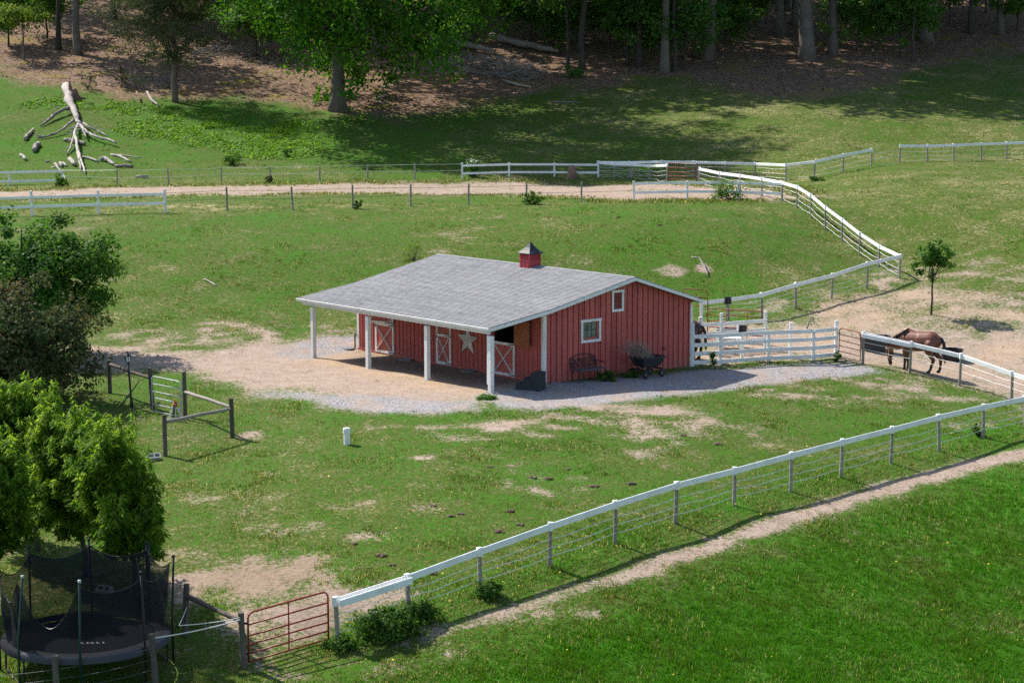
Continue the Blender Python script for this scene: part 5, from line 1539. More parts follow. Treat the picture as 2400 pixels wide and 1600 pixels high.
for k in range(13):
    x0 = -W_ / 2 + .05 + k * (W_ - .1) / 12
    pts = [(x0 + .09 * math.sin(j * 1.4 + k * 2.1), .24 + .015 * j, .47 + j * .075) for j in range(6)]
    MB().tube(pts, .012, 5).build('scroll', M['bench'], back)
for z in (.52, .64, .76): MB().tube([(-W_ / 2, .25 + (z - .5) * .2, z)] + [(-W_ / 2 + W_ * j / 8, .25 + (z - .5) * .2, z + .05 * math.sin(j * 2.2 + z * 9)) for j in range(1, 8)] + [(W_ / 2, .25 + (z - .5) * .2, z)], .011, 5).build('scroll', M['bench'], back)

# dump cart with dry brush in it
cq = bw(10.655 + 1.0, 7.05); cq.z = gz(cq.x, cq.y)
ct = empty('garden_cart', cq, BARN_YAW + RAD(90), 'black four wheeled garden dump cart by the gable wall', 'cart')
def hopper():
    b = [(-.42, -.26, .42), (.42, -.26, .42), (.42, .26, .42), (-.42, .26, .42)]; t = [(-.58, -.36, .74), (.58, -.36, .74), (.58, .36, .74), (-.58, .36, .74)]
    ti = [(x * .95, y * .94, z) for x, y, z in t]; bi = [(x * .96, y * .95, z + .03) for x, y, z in b]
    fs = [(3, 2, 1, 0)] + [(k, (k + 1) % 4, 4 + (k + 1) % 4, 4 + k) for k in range(4)] + [(4 + k, 4 + (k + 1) % 4, 8 + (k + 1) % 4, 8 + k) for k in range(4)] + [(8 + k, 8 + (k + 1) % 4, 12 + (k + 1) % 4, 12 + k) for k in range(4)] + [(12, 13, 14, 15)]
    return MB().add(b + t + ti + bi, fs)
M['cartbody'] = paint_mat('cart_black_plastic', (.022, .028, .030), .5, .2, streak=False)
hopper().build('hopper', M['cartbody'], ct)
MB().tube([(-.6, -.37, .75), (.6, -.37, .75), (.6, .37, .75), (-.6, .37, .75), (-.6, -.37, .75)], .022, 6, False).build('lip', M['bench'], ct)
MB().beam((-.5, 0, .36), (.5, 0, .36), .06, .05).build('chassis', M['iron'], ct)
for x in (-.42, .42):
    MB().beam((x, -.3, .30), (x, .3, .30), .05, .05).build('axle', M['iron'], ct)
    for y in (-.34, .34):
        w_ = empty('wheel', (x, y, .14)); w_.parent = ct
        MB().tube([(.105 * math.cos(t), 0, .105 * math.sin(t)) for t in np.linspace(0, 2 * math.pi, 17)], .042, 6, False).build('tyre', M['black'], w_, smooth=True)
        MB().tube([(0, -.03, 0), (0, .03, 0)], .060, 12).build('rim', M['slat'], w_)
        MB().beam((x * 0, 0, .05), (0, 0, .2), .03, .03).build('fork', M['iron'], w_)
MB().tube([(.58, 0, .45), (.78, 0, .78), (.86, 0, .98)], .02, 6).build('handle', M['iron'], ct)
MB().tube([(.86, -.11, .98), (.86, .11, .98)], .02, 6).build('grip', M['black'], ct)
M['dry'] = wood_mat('dry_twigs', (.19, .14, .12), (.40, .32, .27))
rng = np.random.default_rng(12)
mb = MB()
for k in range(170):
    a = Vector((rng.uniform(-.35, .25), rng.uniform(-.2, .2), .70)); d = Vector((-.62 + rng.normal(0, .22), rng.normal(0, .22), .48 + rng.normal(0, .16))) * rng.uniform(.6, 1.15)
    b = a + d; mb.tube([a, a.lerp(b, .5) + Vector((0, 0, .05)), b], [.006, .005, .003], 3, False)
    for j in range(3):
        s_ = a.lerp(b, rng.uniform(.5, 1)); mb.tube([s_, s_ + Vector((rng.normal(0, .09), rng.normal(0, .09), rng.normal(.04, .08)))], [.004, .002], 3, False)
br = mb.build('dry_brush', M['dry'], None); br.location = cq + Vector((0, 0, .02)); br.rotation_euler = ct.rotation_euler
tag(br, 'heap of dry brown brush sticking out of the garden cart', 'brush')

# ------------------------------------------------------------------ paddock things
def tub(name, label, loc, rx, ry, h, rz=0, mat=None, n=28, power=2.0, rim=.02):
    e = empty(name, loc, rz, label, 'trough')
    def rp(k, s, z):
        a = 2 * math.pi * k / n; c_, s_ = math.cos(a), math.sin(a)
        f = (abs(c_) ** power + abs(s_) ** power) ** (-1 / power)
        return (rx * s * c_ * f, ry * s * s_ * f, z)
    prof = [(.90, -.03), (1.0, h), (.955, h), (.87, .06)]
    vs = [rp(k, s, z) for s, z in prof for k in range(n)]
    fs = [(i * n + k, i * n + (k + 1) % n, (i + 1) * n + (k + 1) % n, (i + 1) * n + k) for i in range(3) for k in range(n)]
    fs += [tuple(range(n - 1, -1, -1)), tuple(3 * n + k for k in range(n))]
    MB().add(vs, fs).build('basin', mat or M['black'], e)
    MB().tube([rp(k % n, 1.01, h) for k in range(n + 1)], rim, 6, False).build('rim', mat or M['black'], e, smooth=True)
    MB().add([rp(k, .93, h * .72) for k in range(n)], [tuple(range(n))]).build('water', M['water'], e)
    return e
M['tank'] = paint_mat('dark_grey_tank', (.045, .045, .05), .6, .25, streak=False)
def make_water():
    n = NT('trough_water'); return n.done(n.bsdf((.02, .025, .025), .05, None, .6))
M['water'] = make_water()
g = G(2050, 822); tub('water_trough', 'long black stock tank behind the horse fence', g, .62, .36, .62, RAD(-6), power=4, mat=M['tank'])
g = G(2230, 842); tub('feed_tub', 'round black rubber tub behind the horse', g, .45, .45, .42, 0)
g = G(1706, 815)
wb = empty('feed_bench', g, RAD(-4), 'low white wooden feed bench inside the corral', 'bench')
for k in range(3): MB().box((0, -.16 + .16 * k, .42), (1.25, .14, .03)).build('plank', M['white'], wb)
for x in (-.5, -.2, .2, .5):
    for y in (-.16, .16): MB().box((x, y, .2), (.06, .06, .42)).build('leg', M['white'], wb)
g = G(1712, 800); tub('feed_tub', 'grey oval feed tub behind the low white bench in the corral', g, .62, .35, .55, .1, M['galv'], power=3)
# driftwood stump in the paddock
g = G(1890, 770)
sd_ = empty('dead_branch', g, 0, 'bent dead branch standing in the dirt behind the corral gate', 'branch')
MB().tube([(0, 0, -.05), (.1, 0, .25), (.18, .02, .45), (.26, .03, .50), (.30, .02, .38), (.33, 0, .2)], [.035, .03, .028, .03, .03, .02], 7).build('limb', M['dead_dark'], sd_, smooth=True)

# ------------------------------------------------------------------ dead wood
def knobby(P, R_, k=3, j=.22, seed=None):
    """break a smooth run of points into short uneven stretches"""
    rng = random.Random(seed if seed is not None else int(abs(P[0].x * 91 + P[-1].y * 37) * 10))
    Q = []; S = []
    for i in range(len(P) - 1):
        for t in range(k):
            f = t / k; r_ = R_[i] * (1 - f) + R_[i + 1] * f
            p = P[i].lerp(P[i + 1], f)
            if t or i: p = p + Vector((rng.gauss(0, 1), rng.gauss(0, 1), rng.gauss(0, .7))) * r_ * j
            Q.append(p); S.append(r_ * rng.uniform(.82, 1.18))
    Q.append(P[-1]); S.append(R_[-1] * .7)
    return Q, S
def twigs(parent, mat, P, R_, n=8):
    rng = random.Random(len(P) + int(abs(P[0].x) * 100))
    for _ in range(n):
        i = rng.randrange(1, len(P) - 1); d = (P[i + 1] - P[i - 1]).normalized()
        s = (d + Vector((rng.gauss(0, .8), rng.gauss(0, .8), abs(rng.gauss(.2, .4))))).normalized()
        L = rng.uniform(.3, 1.1); r_ = min(.05, R_[i] * .4)
        MB().tube([P[i], P[i] + s * L * .5 + Vector((0, 0, .04)), P[i] + s * L + Vector((rng.gauss(0, .08), 0, rng.gauss(0, .08)))], [r_, r_ * .7, r_ * .3], 5).build('twig', mat, parent, smooth=True)
def px_tube(parent, o, pts, mat, name='branch', sides=8, lift=0.0):
    """tube along ground spots: (px, py, height, radius)"""
    P, R_ = knobby([G(p[0], p[1]) + Vector((0, 0, p[2] + lift)) - o for p in pts], [p[3] for p in pts])
    ob = MB().tube(P, R_, sides).build(name, mat, parent, smooth=True)
    twigs(ob, mat, P, R_)
    return ob
def Z(x, y): return (40 + x / 6.819, 190 + y / 6.819)
fo = G(*Z(880, 330))
ft = empty('fallen_tree', fo, 0, 'bleached fallen tree with spreading bare branches on the grass below the wood', 'fallen tree')
def zt(pts, mat='dead', name='branch'):
    px_tube(ft, fo, [(*Z(p[0], p[1]), p[2], p[3]) for p in pts], M[mat], name)
zt([(790,175,.42,.36),(820,300,.40,.35),(860,430,.38,.33),(900,520,.36,.28),(930,600,.34,.24),(960,700,.30,.21),(1000,760,.28,.18)], 'dead', 'trunk')
zt([(890,510,.40,0.150),(760,540,.42,0.136),(600,610,.34,0.122),(480,690,.22,0.102),(380,740,.12,0.088)], 'dead_dark')
zt([(930,690,.35,0.122),(840,760,.42,0.109),(760,830,.32,0.095),(600,890,.20,0.088),(430,925,.14,0.082),(310,930,.12,0.054)], 'dead_dark')
zt([(980,760,.30,0.136),(930,880,.45,0.116),(920,960,.50,0.109),(960,1080,.42,0.102),(970,1180,.36,0.095),(1010,1280,.30,0.082),(1050,1400,.22,0.075),(1090,1500,.12,0.054)])
zt([(915,970,.48,0.082),(880,1060,.36,0.068),(850,1130,.22,0.068),(790,1190,.12,0.054)])
zt([(1010,770,.28,0.116),(1070,860,.42,0.102),(1120,910,.40,0.102),(1230,950,.38,0.095),(1360,1000,.34,0.088),(1450,1005,.36,0.082),(1590,1065,.30,0.082)])
zt([(1020,770,.30,0.082),(1060,880,.40,0.068),(1110,980,.36,0.048)])
zt([(1060,740,.3,0.095),(1150,810,.32,0.095),(1280,830,.2,0.054),(1460,910,.1,0.034)])
zt([(960,1200,.3,0.068),(1000,1340,.2,0.068),(1020,1450,.1,0.048)])
def log(label, pts, mat='dead', name='log'):
    o = G(*Z(pts[0][0], pts[0][1])); e = MB()
    P = [G(*Z(p[0], p[1])) + Vector((0, 0, p[2])) - o for p in pts]
    P, R_ = knobby(P, [p[2] * .85 if len(p) < 4 else p[3] * .7 for p in pts])
    e.tube(P, R_, 8)
    ob = e.build(name, M[mat], None, smooth=True); ob.location = o
    return tag(ob, label, 'log')
log('grey log left of the lower branches of the fallen tree', [(130,960,.16),(190,880,.16),(260,790,.14)], 'dead_dark')
log('short grey log standing out left of the fallen tree', [(270,1150,.2),(300,1090,.2),(340,1030,.2)], 'dead_dark')
log('small pale log far left of the fallen tree', [(60,1205,.12),(100,1240,.13),(135,1275,.12)])
log('tiny flat pale log below the fallen tree', [(455,1297,.08),(530,1297,.08)])
log('small pale wedge of wood nearest the far left fence', [(605,1340,.1),(650,1390,.1)])
log('left one of two pale split logs in front of the fallen tree', [(690,1335,.12),(715,1385,.12)])
log('right one of two pale split logs in front of the fallen tree', [(735,1330,.1),(800,1375,.1)])
log('stout pale log in front of the fallen tree', [(845,1285,.17),(885,1330,.17),(925,1370,.15)])
log('dark log crossing under the fallen tree', [(760,965,.14),(880,985,.17),(1000,1015,.18),(1090,1040,.18)], 'dead_dark')
log('long thin branch lying right of the fallen tree', [(1040,1230,.08),(1160,1255,.09),(1300,1305,.1)])
log('knobbly log right of the fallen tree', [(1330,1290,.16),(1410,1280,.18),(1480,1320,.16),(1560,1365,.13)], 'dead')
log('dark straight log nearest the wire fence', [(1570,1380,.13),(1700,1385,.14),(1860,1390,.12)], 'dead_dark')
log('forked pale branch farthest right of the fallen tree', [(1500,1190,.09),(1640,1225,.11),(1820,1310,.1)])
log('thin twig lying above the forked pale branch', [(1640,1190,.05),(1800,1215,.05),(1970,1235,.04)])
log('dark log behind the small far posts', [(1900,1555,.1),(2000,1560,.12),(2090,1545,.1)], 'dead_dark')
log('white curved branch leaning over the far left fence', [(560,1440,.25,.09),(640,1480,.5,.09),(720,1540,.3,.08),(780,1600,.1,.07)])
# stump
sg = G(172, 232)
smp = empty('tree_stump', sg, 0, 'splintered brown stump behind the butt of the fallen tree', 'stump')
mb = MB(); n = 10
ring = lambda r_, z, j: [(r_ * math.cos(2 * math.pi * k / n) , r_ * .8 * math.sin(2 * math.pi * k / n), z + j * (1 if k in (4, 5, 6) else .25 if k % 2 else .1)) for k in range(n)]
vs = ring(.75, -.1, 0) + ring(.42, .35, 0) + ring(.33, .55, .85)
mb.add(vs, [(i * n + k, i * n + (k + 1) % n, (i + 1) * n + (k + 1) % n, (i + 1) * n + k) for i in range(2) for k in range(n)] + [tuple(2 * n + k for k in range(n))])
M['rot'] = wood_mat('rotten_wood', (.14, .075, .055), (.36, .21, .16)); mb.build('trunk', M['rot'], smp)
for k in range(3): MB().tube([(.4 * math.cos(k * 2.1), .3 * math.sin(k * 2.1), .1), (1.1 * math.cos(k * 2.1), .8 * math.sin(k * 2.1), .0)], [.12, .05], 6).build('root', M['rot'], smp)

# logs, brush and sticks in the wood
def wlog(label, pts, mat='dead_dark', name='log', cat='log'):
    o = G(pts[0][0], pts[0][1]); P = [G(p[0], p[1]) + Vector((0, 0, p[2])) - o for p in pts]
    P, R_ = knobby(P, [p[3] for p in pts])
    ob = MB().tube(P, R_, 8).build(name, M[mat], None, smooth=True); ob.location = o
    return tag(ob, label, cat)
wlog('long fallen trunk lying across the brush right of the maple', [(1150,98,.5,.32),(1200,110,.5,.32),(1260,122,.45,.28),(1310,130,.35,.2)])
wlog('fallen trunk behind the brush pile', [(1040,105,.4,.25),(1110,120,.4,.25),(1160,128,.3,.2)])
wlog('pale dead branch in a sunny spot below the brush pile', [(1180,192,.15,.1),(1215,205,.18,.1),(1245,208,.12,.08)], 'dead')
wlog('reddish branch lying left of the thin pale trunk', [(1290,140,.2,.1),(1325,146,.2,.1)], 'rot')
wlog('thin stick on the shaded grass above the white board fence', [(1285,240,.05,.05),(1360,242,.05,.05)], 'dead_dark')
wlog('leaning pale snag beside the broad trunk', [(1665,135,0,.12),(1670,118,1.2,.09),(1676,98,1.8,.05)], 'dead')
wlog('pale fallen branch lying near the foot of the maple', [(905,228,.2,.08),(880,240,.25,.07),(905,250,.1,.05)], 'dead')
wlog('thin dead branch on the litter above the cedar', [(235,108,.2,.1),(255,100,.3,.1),(275,95,.2,.07)], 'rot')
wlog('pale crooked branch at the edge of the litter left of the cedar', [(345,230,.5,.08),(355,242,.3,.09),(372,252,.1,.1)], 'dead')
wlog('dark stick left of the pale crooked branch', [(320,230,.5,.06),(330,243,.1,.07)], 'rot')
def brush(label, px, py, R_, h, n_, seed, mat='dead_dark'):
    rng = np.random.default_rng(seed); o = G(px, py); mb = MB()
    for k in range(n_):
        a = rng.random() * 6.283; rr = R_ * math.sqrt(rng.random()); z = h * rng.random() * (1 - rr / R_ * .6)
        p = Vector((rr * math.cos(a), rr * math.sin(a) * .6, 0)); p.z = gz(o.x + p.x, o.y + p.y) - o.z + z
        d = Vector((rng.normal(0, 1), rng.normal(0, .6), rng.normal(0, .35))).normalized() * rng.uniform(.5, 1.6)
        r_ = rng.uniform(.018, .05)
        mb.tube([p - d * .5, p + Vector((rng.normal(0, .1), 0, rng.normal(0, .1))), p + d * .5], [r_, r_ * .8, r_ * .4], 4, False)
    ob = mb.build('brush_pile', M[mat], None); ob.location = o
    return tag(ob, label, 'brush pile')
brush('large tangled brush pile right of the maple', 1130, 165, 4.5, 1.5, 260, 1)
brush('smaller brush pile at the right end of the large one', 1205, 180, 2.6, .8, 110, 2)
brush('brush heap in the shade under the cedar', 345, 198, 3.2, .7, 120, 3)
brush('brush heap behind the cedar at the left of the maple', 530, 130, 3.0, .9, 90, 4)
# bits on the pasture behind the barn
for (pts, lab) in (([(478,655,.03,.03),(490,662,.06,.035),(508,672,.03,.03)], 'pale broken branch on the grass left of the barn'),
                   ([(1620,614,.25,.03),(1638,618,.3,.03),(1650,632,.2,.03),(1660,650,.05,.025)], 'bleached branch sticking up on the hill behind the barn')):
    wlog(lab, pts, 'dead', 'dead_branch', 'branch')
g = G(1340, 417); ob = MB().tube([(0, 0, -.1), (.05, 0, .35), (0, .02, .62), (.1, 0, .82)], [.34, .30, .26, .16], 9).build('tree_stump', M['rot'], None); ob.location = g; tag(ob, 'short pinkish brown stump behind the white two board fence', 'stump')

# ------------------------------------------------------------------ bushes and weeds
def bush(name, label, px, py, R_, h, lm, seed, n_=26, per=34, ls=.12, cat='bush', group=None):
    rng = np.random.default_rng(seed); o = G(px, py); e = empty(name, o, 0, label, cat, group)
    P, O, C_, T = crown_points(rng, (0, 0, h * .45), (R_, R_ * .85, h * .55), n_, per, R_ * .32, .25, .8)
    P[:, 2] = np.maximum(P[:, 2], .02)
    mb = MB()
    for q in C_[:10]: mb.tube([(0, 0, -.05), Vector(q) * .5 + Vector((0, 0, .03)), Vector(q)], [.018, .012, .006], 4, False)
    mb.build('stems', M['bark_dark'], e)
    link_mesh('foliage', leaves('foliage', P, O, ls, M[lm], rng, .55, .1, None, .6, T), e)
    return e
bush('bush', 'dark round bush on the grass above the far wire fence', 543, 386, .75, .9, 'leaf_weed', 1)
bush('bush', 'tiny dark bush right of the round one above the far wire fence', 673, 366, .4, .5, 'leaf_weed', 2, 14)
bush('bush', 'green weed bush beside a post of the near wire fence', 1250, 479, .55, .75, 'leaf_green', 3)
bush('bush', 'low weed at the foot of the third bare post', 838, 489, .3, .5, 'leaf_weed', 4, 12)
bush('vine', 'leafy green vine growing over the white two board fence at the track end', 1706, 468, 1.05, 1.15, 'leaf_green', 5, 40)
rb = bush('rose_bush', 'green bush with white blossom growing through the white board fence', 1107, 414, .55, 1.35, 'leaf_green', 6, 30)
M['blossom'] = paint_mat('white_blossom', (.75, .74, .70), .8, .1, streak=False)
rng = np.random.default_rng(3); P = rng.normal(0, 1, (26, 3)) * np.array([.16, .16, .14]) + np.array([0, -.3, 1.05])
link_mesh('blossom', leaves('blossom', P, np.tile([[0, -.5, 1.0]], (26, 1)), .12, M['blossom'], rng, .9), rb)
bush('bush', 'bushy weeds at the end of the far left white fence', 148, 437, .6, .8, 'leaf_weed', 7)
bush('weed', 'small dead grey weed by a small far post', 632, 428, .3, .45, 'leaf_bronze', 8, 12)
bush('weed', 'leafy weed growing through the bottom board of the corral', 1671, 857, .24, .62, 'leaf_weed', 9, 14, 26, .11)
bush('weed', 'dark weed at the foot of the tall gatepost by the small red gate', 1962, 846, .22, .36, 'leaf_weed', 10, 12, 24, .09)
bush('weed', 'leafy plant beside the iron bench', 1422, 893, .34, .42, 'leaf_weed', 11, 18, 30, .12)
bush('weed', 'green weeds behind the cart wheels', 1480, 884, .4, .3, 'leaf_weed', 12, 16, 26, .1)
bush('weed', 'large dark green clump of weeds at the first posts of the front fence', 900, 1490, .78, .62, 'leaf_weed', 13, 60, 60, .10)
bush('weed', 'second dark clump of weeds along the front fence', 985, 1452, .55, .42, 'leaf_weed', 14, 40, 50, .09)
bush('weed', 'green weeds around the third post of the front fence', 1140, 1398, .45, .4, 'leaf_weed', 15, 34, 46, .08)
bush('weed', 'low weeds at the foot of the first post of the front fence', 790, 1520, .45, .25, 'leaf_weed', 16, 28, 40, .08)
bush('weed', 'tuft of tall weeds at the eleventh post of the front fence', 2290, 1020, .3, .5, 'leaf_weed', 17, 16, 30, .08)
bush('weed', 'green tuft at the foot of the near porch post', 1140, 935, .42, .13, 'leaf_green', 18, 26, 40, .07)
bush('shrub', 'faint pale shrub on the hill behind the barn roof', 970, 610, .7, 1.1, 'leaf_yellow', 19, 18, 16, .09)
bush('bush', 'small dark bush on the far hillside below the fence dip', 1915, 424, .5, .3, 'leaf_weed', 20, 14)
bush('bush', 'small leafy bush on the litter in front of the thin pale trunk', 1345, 182, 1.0, .9, 'leaf_wood', 21, 22, 30, .2)
for i, (px, py, lab) in enumerate([(1312, 130, 'pale young shrub beside the thin pale trunk'), (2060, 60, 'shrub in the shade of the right hand wood'), (205, 210, 'thin sapling growing left of the cedar on the litter'), (285, 205, 'second thin sapling on the litter left of the cedar')]):
    bush('shrub', lab, px, py, .8, 1.9, 'leaf_wood' if i < 2 else 'leaf_bronze', 30 + i, 16, 18, .16)

# manure heaps on the pasture
M['manure'] = paint_mat('dry_manure', (.15, .10, .07), .95, .4, streak=False)
def manure_mesh(seed):
    rng = random.Random(seed); mb = MB()
    for k in range(9):
        c_ = Vector((rng.gauss(0, .085), rng.gauss(0, .07), rng.uniform(.0, .05))); r_ = rng.uniform(.06, .10)
        vs = []
        for z, s in ((-.8, .5), (0, 1), (.7, .6)):
            vs += [c_ + Vector((math.cos(a) * r_ * s * rng.uniform(.8, 1.2), math.sin(a) * r_ * s * rng.uniform(.8, 1.2), z * r_ * .8)) for a in np.linspace(0, 5.24, 6)]
        mb.add(vs, [(i * 6 + k2, i * 6 + (k2 + 1) % 6, (i + 1) * 6 + (k2 + 1) % 6, (i + 1) * 6 + k2) for i in range(2) for k2 in range(6)] + [tuple(12 + k2 for k2 in range(6))])
    return mb.mesh('manure_heap', M['manure'])
MM = [manure_mesh(k) for k in range(3)]
heaps = [(1015,1185,'below the middle of the lawn'),(1080,1205,'double one near the middle of the lawn'),(1055,1210,'small one left of the double heap'),(1250,1120,'on the upper middle lawn'),(1285,1122,'right of the one on the upper middle lawn'),(1015,1342,'close behind the second rail of the front fence'),(890,1302,'on the lawn toward the red gate'),(920,1325,'right of the one toward the red gate'),(830,1275,'on the thin grass left of the fence start'),(1220,1230,'near the fourth front post'),(1195,1198,'above the fourth front post'),(1170,1245,'left of the fourth front post'),(1390,1140,'behind the fifth front post'),(1480,1135,'right behind the fifth front post'),(1330,1100,'on the lawn below the bench'),(1150,1095,'left of centre on the lawn below the porch'),(1600,1020,'on the worn lawn below the cart'),(1680,1040,'right of the one on the worn lawn'),(1545,528,'dark one high on the hill behind the barn'),(1450,510,'small dark one on the hill below the track')]
for i, (px, py, lab) in enumerate(heaps):
    o = link_mesh('manure_heap', MM[i % 3]); o.location = G(px, py); o.rotation_euler = (0, 0, i * 1.1); o.scale = [(.5 + .05 * (i % 7))] * 3
    tag(o, 'brown manure heap ' + lab, 'manure', 'manure heaps on the pasture')
# ------------------------------------------------------------------ horses
def make_coat(name, body, dark, zlo, zhi):
    n = NT(name); o = n.obj()
    sx = n.node('ShaderNodeSeparateXYZ'); n.l.new(o, sx.inputs[0])
    f = n.math('MULTIPLY', n.math('SUBTRACT', sx.outputs[2], zlo), 1.0 / (zhi - zlo), True)
    v = n.noise(4, 3, .6, o)
    c = n.mix(n.math('MULTIPLY', v, .5), body, tuple(x * 1.5 for x in body))
    c = n.mix(f, dark, c)
    return n.done(n.bsdf(c, .38, n.bump(n.noise(60, 2, .5, o), .1, .005), .45))
def blob(mb, a, b, ra, rb, n=12, m=5, sy=1.0):
    """rounded tapering limb"""
    a = Vector(a); b = Vector(b); d = (b - a).normalized()
    pts = []; rr = []
    for k in range(4): t = (1 - math.cos(math.pi / 2 * (k + .3) / 4.3)); s = math.sin(math.acos(max(-1, min(1, 1 - t)))); pts.append(a - d * ra * (1 - t)); rr.append(ra * s)
    for k in range(m + 1): t = k / m; pts.append(a.lerp(b, t)); rr.append(ra + (rb - ra) * t)
    for k in range(3, -1, -1): t = (1 - math.cos(math.pi / 2 * (k + .3) / 4.3)); s = math.sin(math.acos(max(-1, min(1, 1 - t)))); pts.append(b + d * rb * (1 - t)); rr.append(rb * s)
    i0 = len(mb.v)
    mb.tube(pts, rr, n)
    if sy != 1.0:
        for i in range(i0, len(mb.v)):
            x, y, z = mb.v[i]; mb.v[i] = (x, y * sy, z)
def horse_body(legs, head=True, neck_pts=None, head_pts=None):
    """forward is +x, withers about 1.6"""
    mb = MB()
    for a, b, ra, rb, sy in (((-.52, 0, 1.20), (-.10, 0, 1.15), .37, .385, .84), ((-.10, 0, 1.15), (.42, 0, 1.12), .385, .385, .80), ((.42, 0, 1.10), (.68, 0, 1.10), .38, .29, .78),
                             ((-.52, 0, 1.30), (-.72, 0, 1.22), .28, .24, .85), ((.26, 0, 1.38), (.50, 0, 1.44), .19, .18, .55), ((-.35, 0, 1.34), (-.60, 0, 1.36), .19, .18, .9), ((-.1, 0, 1.30), (.3, 0, 1.33), .20, .2, .7)):
        blob(mb, a, b, ra, rb, 14, 4, sy)
    for a, b, ra, rb in neck_pts or []: blob(mb, a, b, ra, rb, 12, 4, .62)
    for a, b, ra, rb, sy in head_pts or []: blob(mb, a, b, ra, rb, 12, 4, sy)
    for chain in legs:
        for (a, ra), (b, rb) in zip(chain, chain[1:]): blob(mb, a, b, ra, rb, 10, 3)
    me = mb.mesh('body', None)
    ob = bpy.data.objects.new('tmp_body', me); COL.objects.link(ob)
    rm = ob.modifiers.new('r', 'REMESH'); rm.mode = 'VOXEL'; rm.voxel_size = .022
    sm = ob.modifiers.new('s', 'SMOOTH'); sm.iterations = 6; sm.factor = .5
    dg = bpy.context.evaluated_depsgraph_get(); dg.update()
    out = bpy.data.meshes.new_from_object(ob.evaluated_get(dg))
    bpy.data.objects.remove(ob)
    out.name = 'body'
    out.polygons.foreach_set('use_smooth', [True] * len(out.polygons))
    return out
def foreleg(x, y, dx=0.0):
    return [((x - .02, y, 1.0), .15), ((x + .02, y, .80), .105), ((x + dx * .3, y, .52), .075), ((x + dx * .6, y, .30), .052), ((x + dx * .8, y, .15), .055), ((x + dx + .03, y, .06), .052), ((x + dx + .05, y, .03), .062)]
def hindleg(x, y, dx=0.0):
    return [((x + .06, y, 1.08), .24), ((x + .12, y, .86), .175), ((x - .02 + dx * .3, y, .66), .11), ((x - .14 + dx * .5, y, .50), .075), ((x - .10 + dx * .8, y, .30), .055), ((x - .07 + dx * .9, y, .15), .056), ((x - .03 + dx, y, .06), .054), ((x + dx, y, .03), .062)]
def strands(parent, name, roots, dirs, lens, mat, rng, r=.012, sides=4, grav=.5):
    mb = MB()
    for p, d, L in zip(roots, dirs, lens):
        p = Vector(p); d = Vector(d).normalized(); pts = [p]
        for k in range(4):
            d = (d + Vector((0, 0, -grav))).normalized(); p = p + d * (L / 4); pts.append(p + Vector((rng.uniform(-.01, .01), rng.uniform(-.01, .01), 0)))
        mb.tube(pts, [r, r * 1.1, r, r * .8, r * .3], sides, False)
    o = mb.build(name, mat, parent); o['kind'] = 'stuff'
    return o
M['coat_brown'] = make_coat('bay_coat', (.135, .046, .023), (.020, .012, .010), .25, .78)
M['coat_dark'] = make_coat('black_bay_coat', (.048, .024, .017), (.016, .010, .009), .30, .85)
M['hair'] = paint_mat('black_horse_hair', (.018, .015, .016), .45, .3)
M['hoof'] = paint_mat('dark_hoof', (.03, .026, .022), .5, .2)
M['strap'] = paint_mat('pale_halter_strap', (.50, .42, .30), .6, .15)

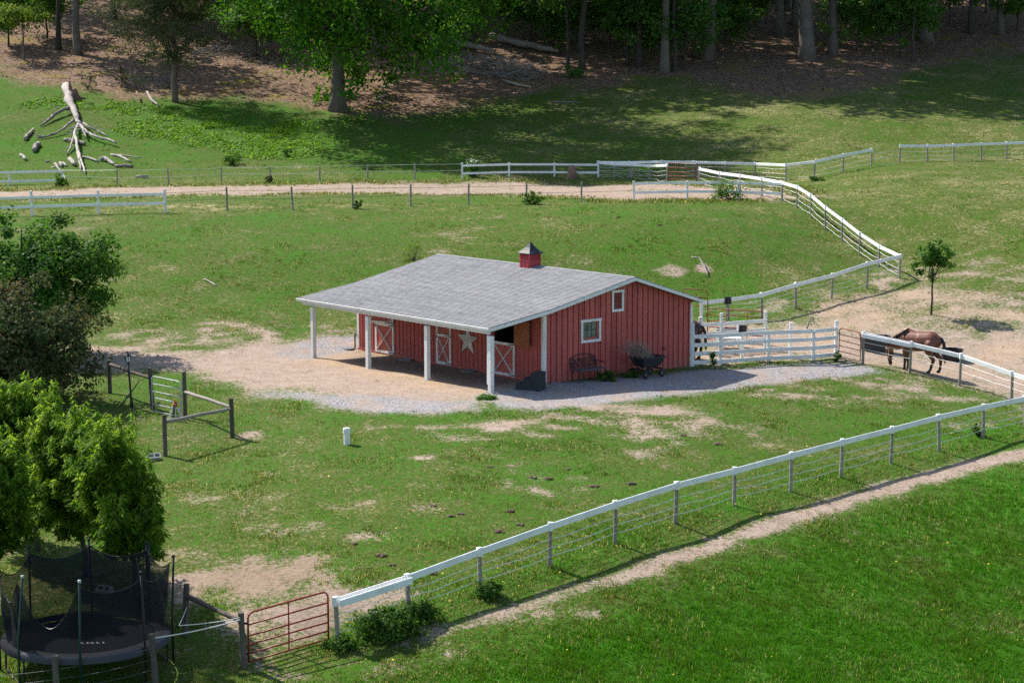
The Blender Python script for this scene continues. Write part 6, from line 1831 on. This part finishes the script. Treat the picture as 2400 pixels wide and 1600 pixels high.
NECK = [((.54, 0, 1.30), (.90, 0, 1.14), .26, .21), ((.90, 0, 1.14), (1.20, 0, .90), .21, .155), ((.60, 0, 1.08), (.90, 0, .92), .24, .19)]
HEAD = [((1.22, 0, .80), (1.21, 0, .62), .145, .135, .60), ((1.22, 0, .64), (1.17, 0, .36), .125, .092, .60), ((1.17, 0, .34), (1.14, 0, .20), .085, .075, .68), ((1.15, 0, .74), (1.07, 0, .54), .11, .07, .52)]
def build_horse(name, label, loc, yaw, coat, legs, with_head=True, s=1.0):
    e = empty(name, loc, yaw, label, 'horse'); e.scale = (s, s, s)
    me = horse_body(legs, True, NECK, HEAD); me.materials.clear(); me.materials.append(coat)
    b = link_mesh('body', me, e)
    rng = random.Random(3)
    # ears and eyes
    for sgn in (-1, 1):
        MB().add([(1.23, sgn * .05, .90), (1.19, sgn * .09, .91), (1.25, sgn * .085, .90), (1.29, sgn * .09, 1.06)], [(0, 1, 3), (1, 2, 3), (2, 0, 3), (0, 2, 1)]).build('ear', coat, e)
        MB().tube([(1.25, sgn * .07, .66), (1.25, sgn * .088, .66)], .02, 7).build('eye', M['black'], e)
        MB().tube([(1.18, sgn * .045, .22), (1.18, sgn * .06, .22)], .014, 6).build('nostril', M['black'], e)
    for chain in legs:
        x, y, z = chain[-1][0]
        lathe([(.075, 0), (.062, .065), (.05, .08)], 12).build('hoof', M['hoof'], e, smooth=True).location = (x + .01, y, 0)
    roots = [(.42 + t * .84, rng.uniform(-.03, .03), 1.60 - .56 * t ** 1.2) for t in np.linspace(0, 1, 120)]
    strands(e, 'mane', roots, [(.05, rng.choice((-1, 1, -1)) * .9, .4) for _ in roots], [rng.uniform(.26, .40) for _ in roots], M['hair'], rng, .020, 4, .55)
    tr_ = [(-.92 + rng.uniform(-.02, .02), rng.uniform(-.04, .04), 1.34 + rng.uniform(-.04, .03)) for _ in range(40)]
    strands(e, 'tail', tr_, [(-.45, rng.uniform(-.10, .10), -.25) for _ in tr_], [rng.uniform(.75, 1.0) for _ in tr_], M['hair'], rng, .022, 4, 1.3)
    # halter: noseband, cheek straps
    hl = MB()
    for zc, xr, yr, xc in ((.42, .115, .08, 1.17), (.76, .16, .10, 1.19)):
        hl.tube([(xc + xr * math.cos(a), yr * math.sin(a), zc + .05 * math.cos(a)) for a in np.linspace(0, 2 * math.pi, 17)], .011, 4, False)
    for sgn in (-1, 1): hl.tube([(1.17, sgn * .082, .42), (1.19, sgn * .09, .60), (1.19, sgn * .098, .76)], .010, 4)
    hl.build('halter', M['strap'], e)
    return e
LEGS1 = [foreleg(.46, .15, .02), foreleg(.52, -.15, -.06), hindleg(-.62, .16, .10), hindleg(-.66, -.16, -.12)]
g = (G(2121.6, 866) + G(2180, 875)) / 2
hx = (G(2110, 862) - G(2199, 877)); yaw = math.atan2(hx.y, hx.x)
g.z = gz(g.x, g.y)
build_horse('grazing_horse', 'brown horse with black mane grazing head down behind the white rail fence', g, math.atan2(.60, -.80), M['coat_brown'], LEGS1, s=1.03)
LEGS2 = [foreleg(.46, .15, 0), foreleg(.50, -.15, 0), hindleg(-.62, .15, .04), hindleg(-.64, -.15, -.04)]
g2 = G(1636, 846); g2 = g2 + Vector((-.55, .75, 0)); g2.z = gz(g2.x, g2.y)
build_horse('standing_horse', 'dark horse half hidden behind the barn corner in the corral', g2, math.atan2(.55, -.75), M['coat_dark'], LEGS2, s=.97)

# ------------------------------------------------------------------ leaves and flowers on the ground
def build_litter():
    w = _area * _in * np.clip(_fc['litter'] * .6 + .25, 0, 1)
    w2 = _area * (_fx.mean(1) > -200) * (_fx.mean(1) < 2600) * (_cx[:, 1] < 250) * np.clip(_fc['litter'] * .6 + .25, 0, 1) * (_fy.mean(1) > -60)
    P, f, rng = scatter(w2, 15000, 9)
    P[:, 2] += .03
    n = NT('dead_leaves')
    m = n.done(n.bsdf(n.ramp(n.attr('tint'), [(0, (.06, .033, .025)), (.5, (.18, .11, .085)), (1, (.42, .31, .26))]), .8))
    me = leaves('leaf_litter', P, np.tile([[0, 0, 1.0]], (len(P), 1)), .26, m, rng, .7, .15, None, .35)
    tag(link_mesh('leaf_litter', me), 'brown dead leaves strewn over the floor of the wood', 'leaf litter', kind='stuff')
build_litter()
def build_flowers():
    nz = fbm(_cx[:, 0] * .3, _cx[:, 1] * .3, 77, 2)
    right = np.clip((_fx.mean(1) - 1850) / 300, 0, 1) * np.clip((640 - _fy.mean(1)) / 100, 0, 1) * (_fy.mean(1) > 370)
    front = np.clip(_fc['edge'], 0, 1) * .25 + .03
    w = _area * _in * (right * np.clip(nz + .2, 0, 1) * 1.2 + front * .5) * (_fc['bare'] < 0) * (_fc['litter'] < -.5)
    P, f, rng = scatter(w, 420, 15)
    P[:, 2] += .09
    n = NT('yellow_petals'); m = n.done(n.bsdf((.62, .46, .02), .7))
    s = .030 * (P[:, 1] / 50) ** .8
    me = leaves('dandelions', P, np.tile([[0, -.3, 1.0]], (len(P), 1)), .05, m, rng, .95, .05, None, .3)
    tag(link_mesh('dandelions', me), 'tiny yellow dandelion flowers dotted through the grass', 'flowers', kind='stuff')
build_flowers()
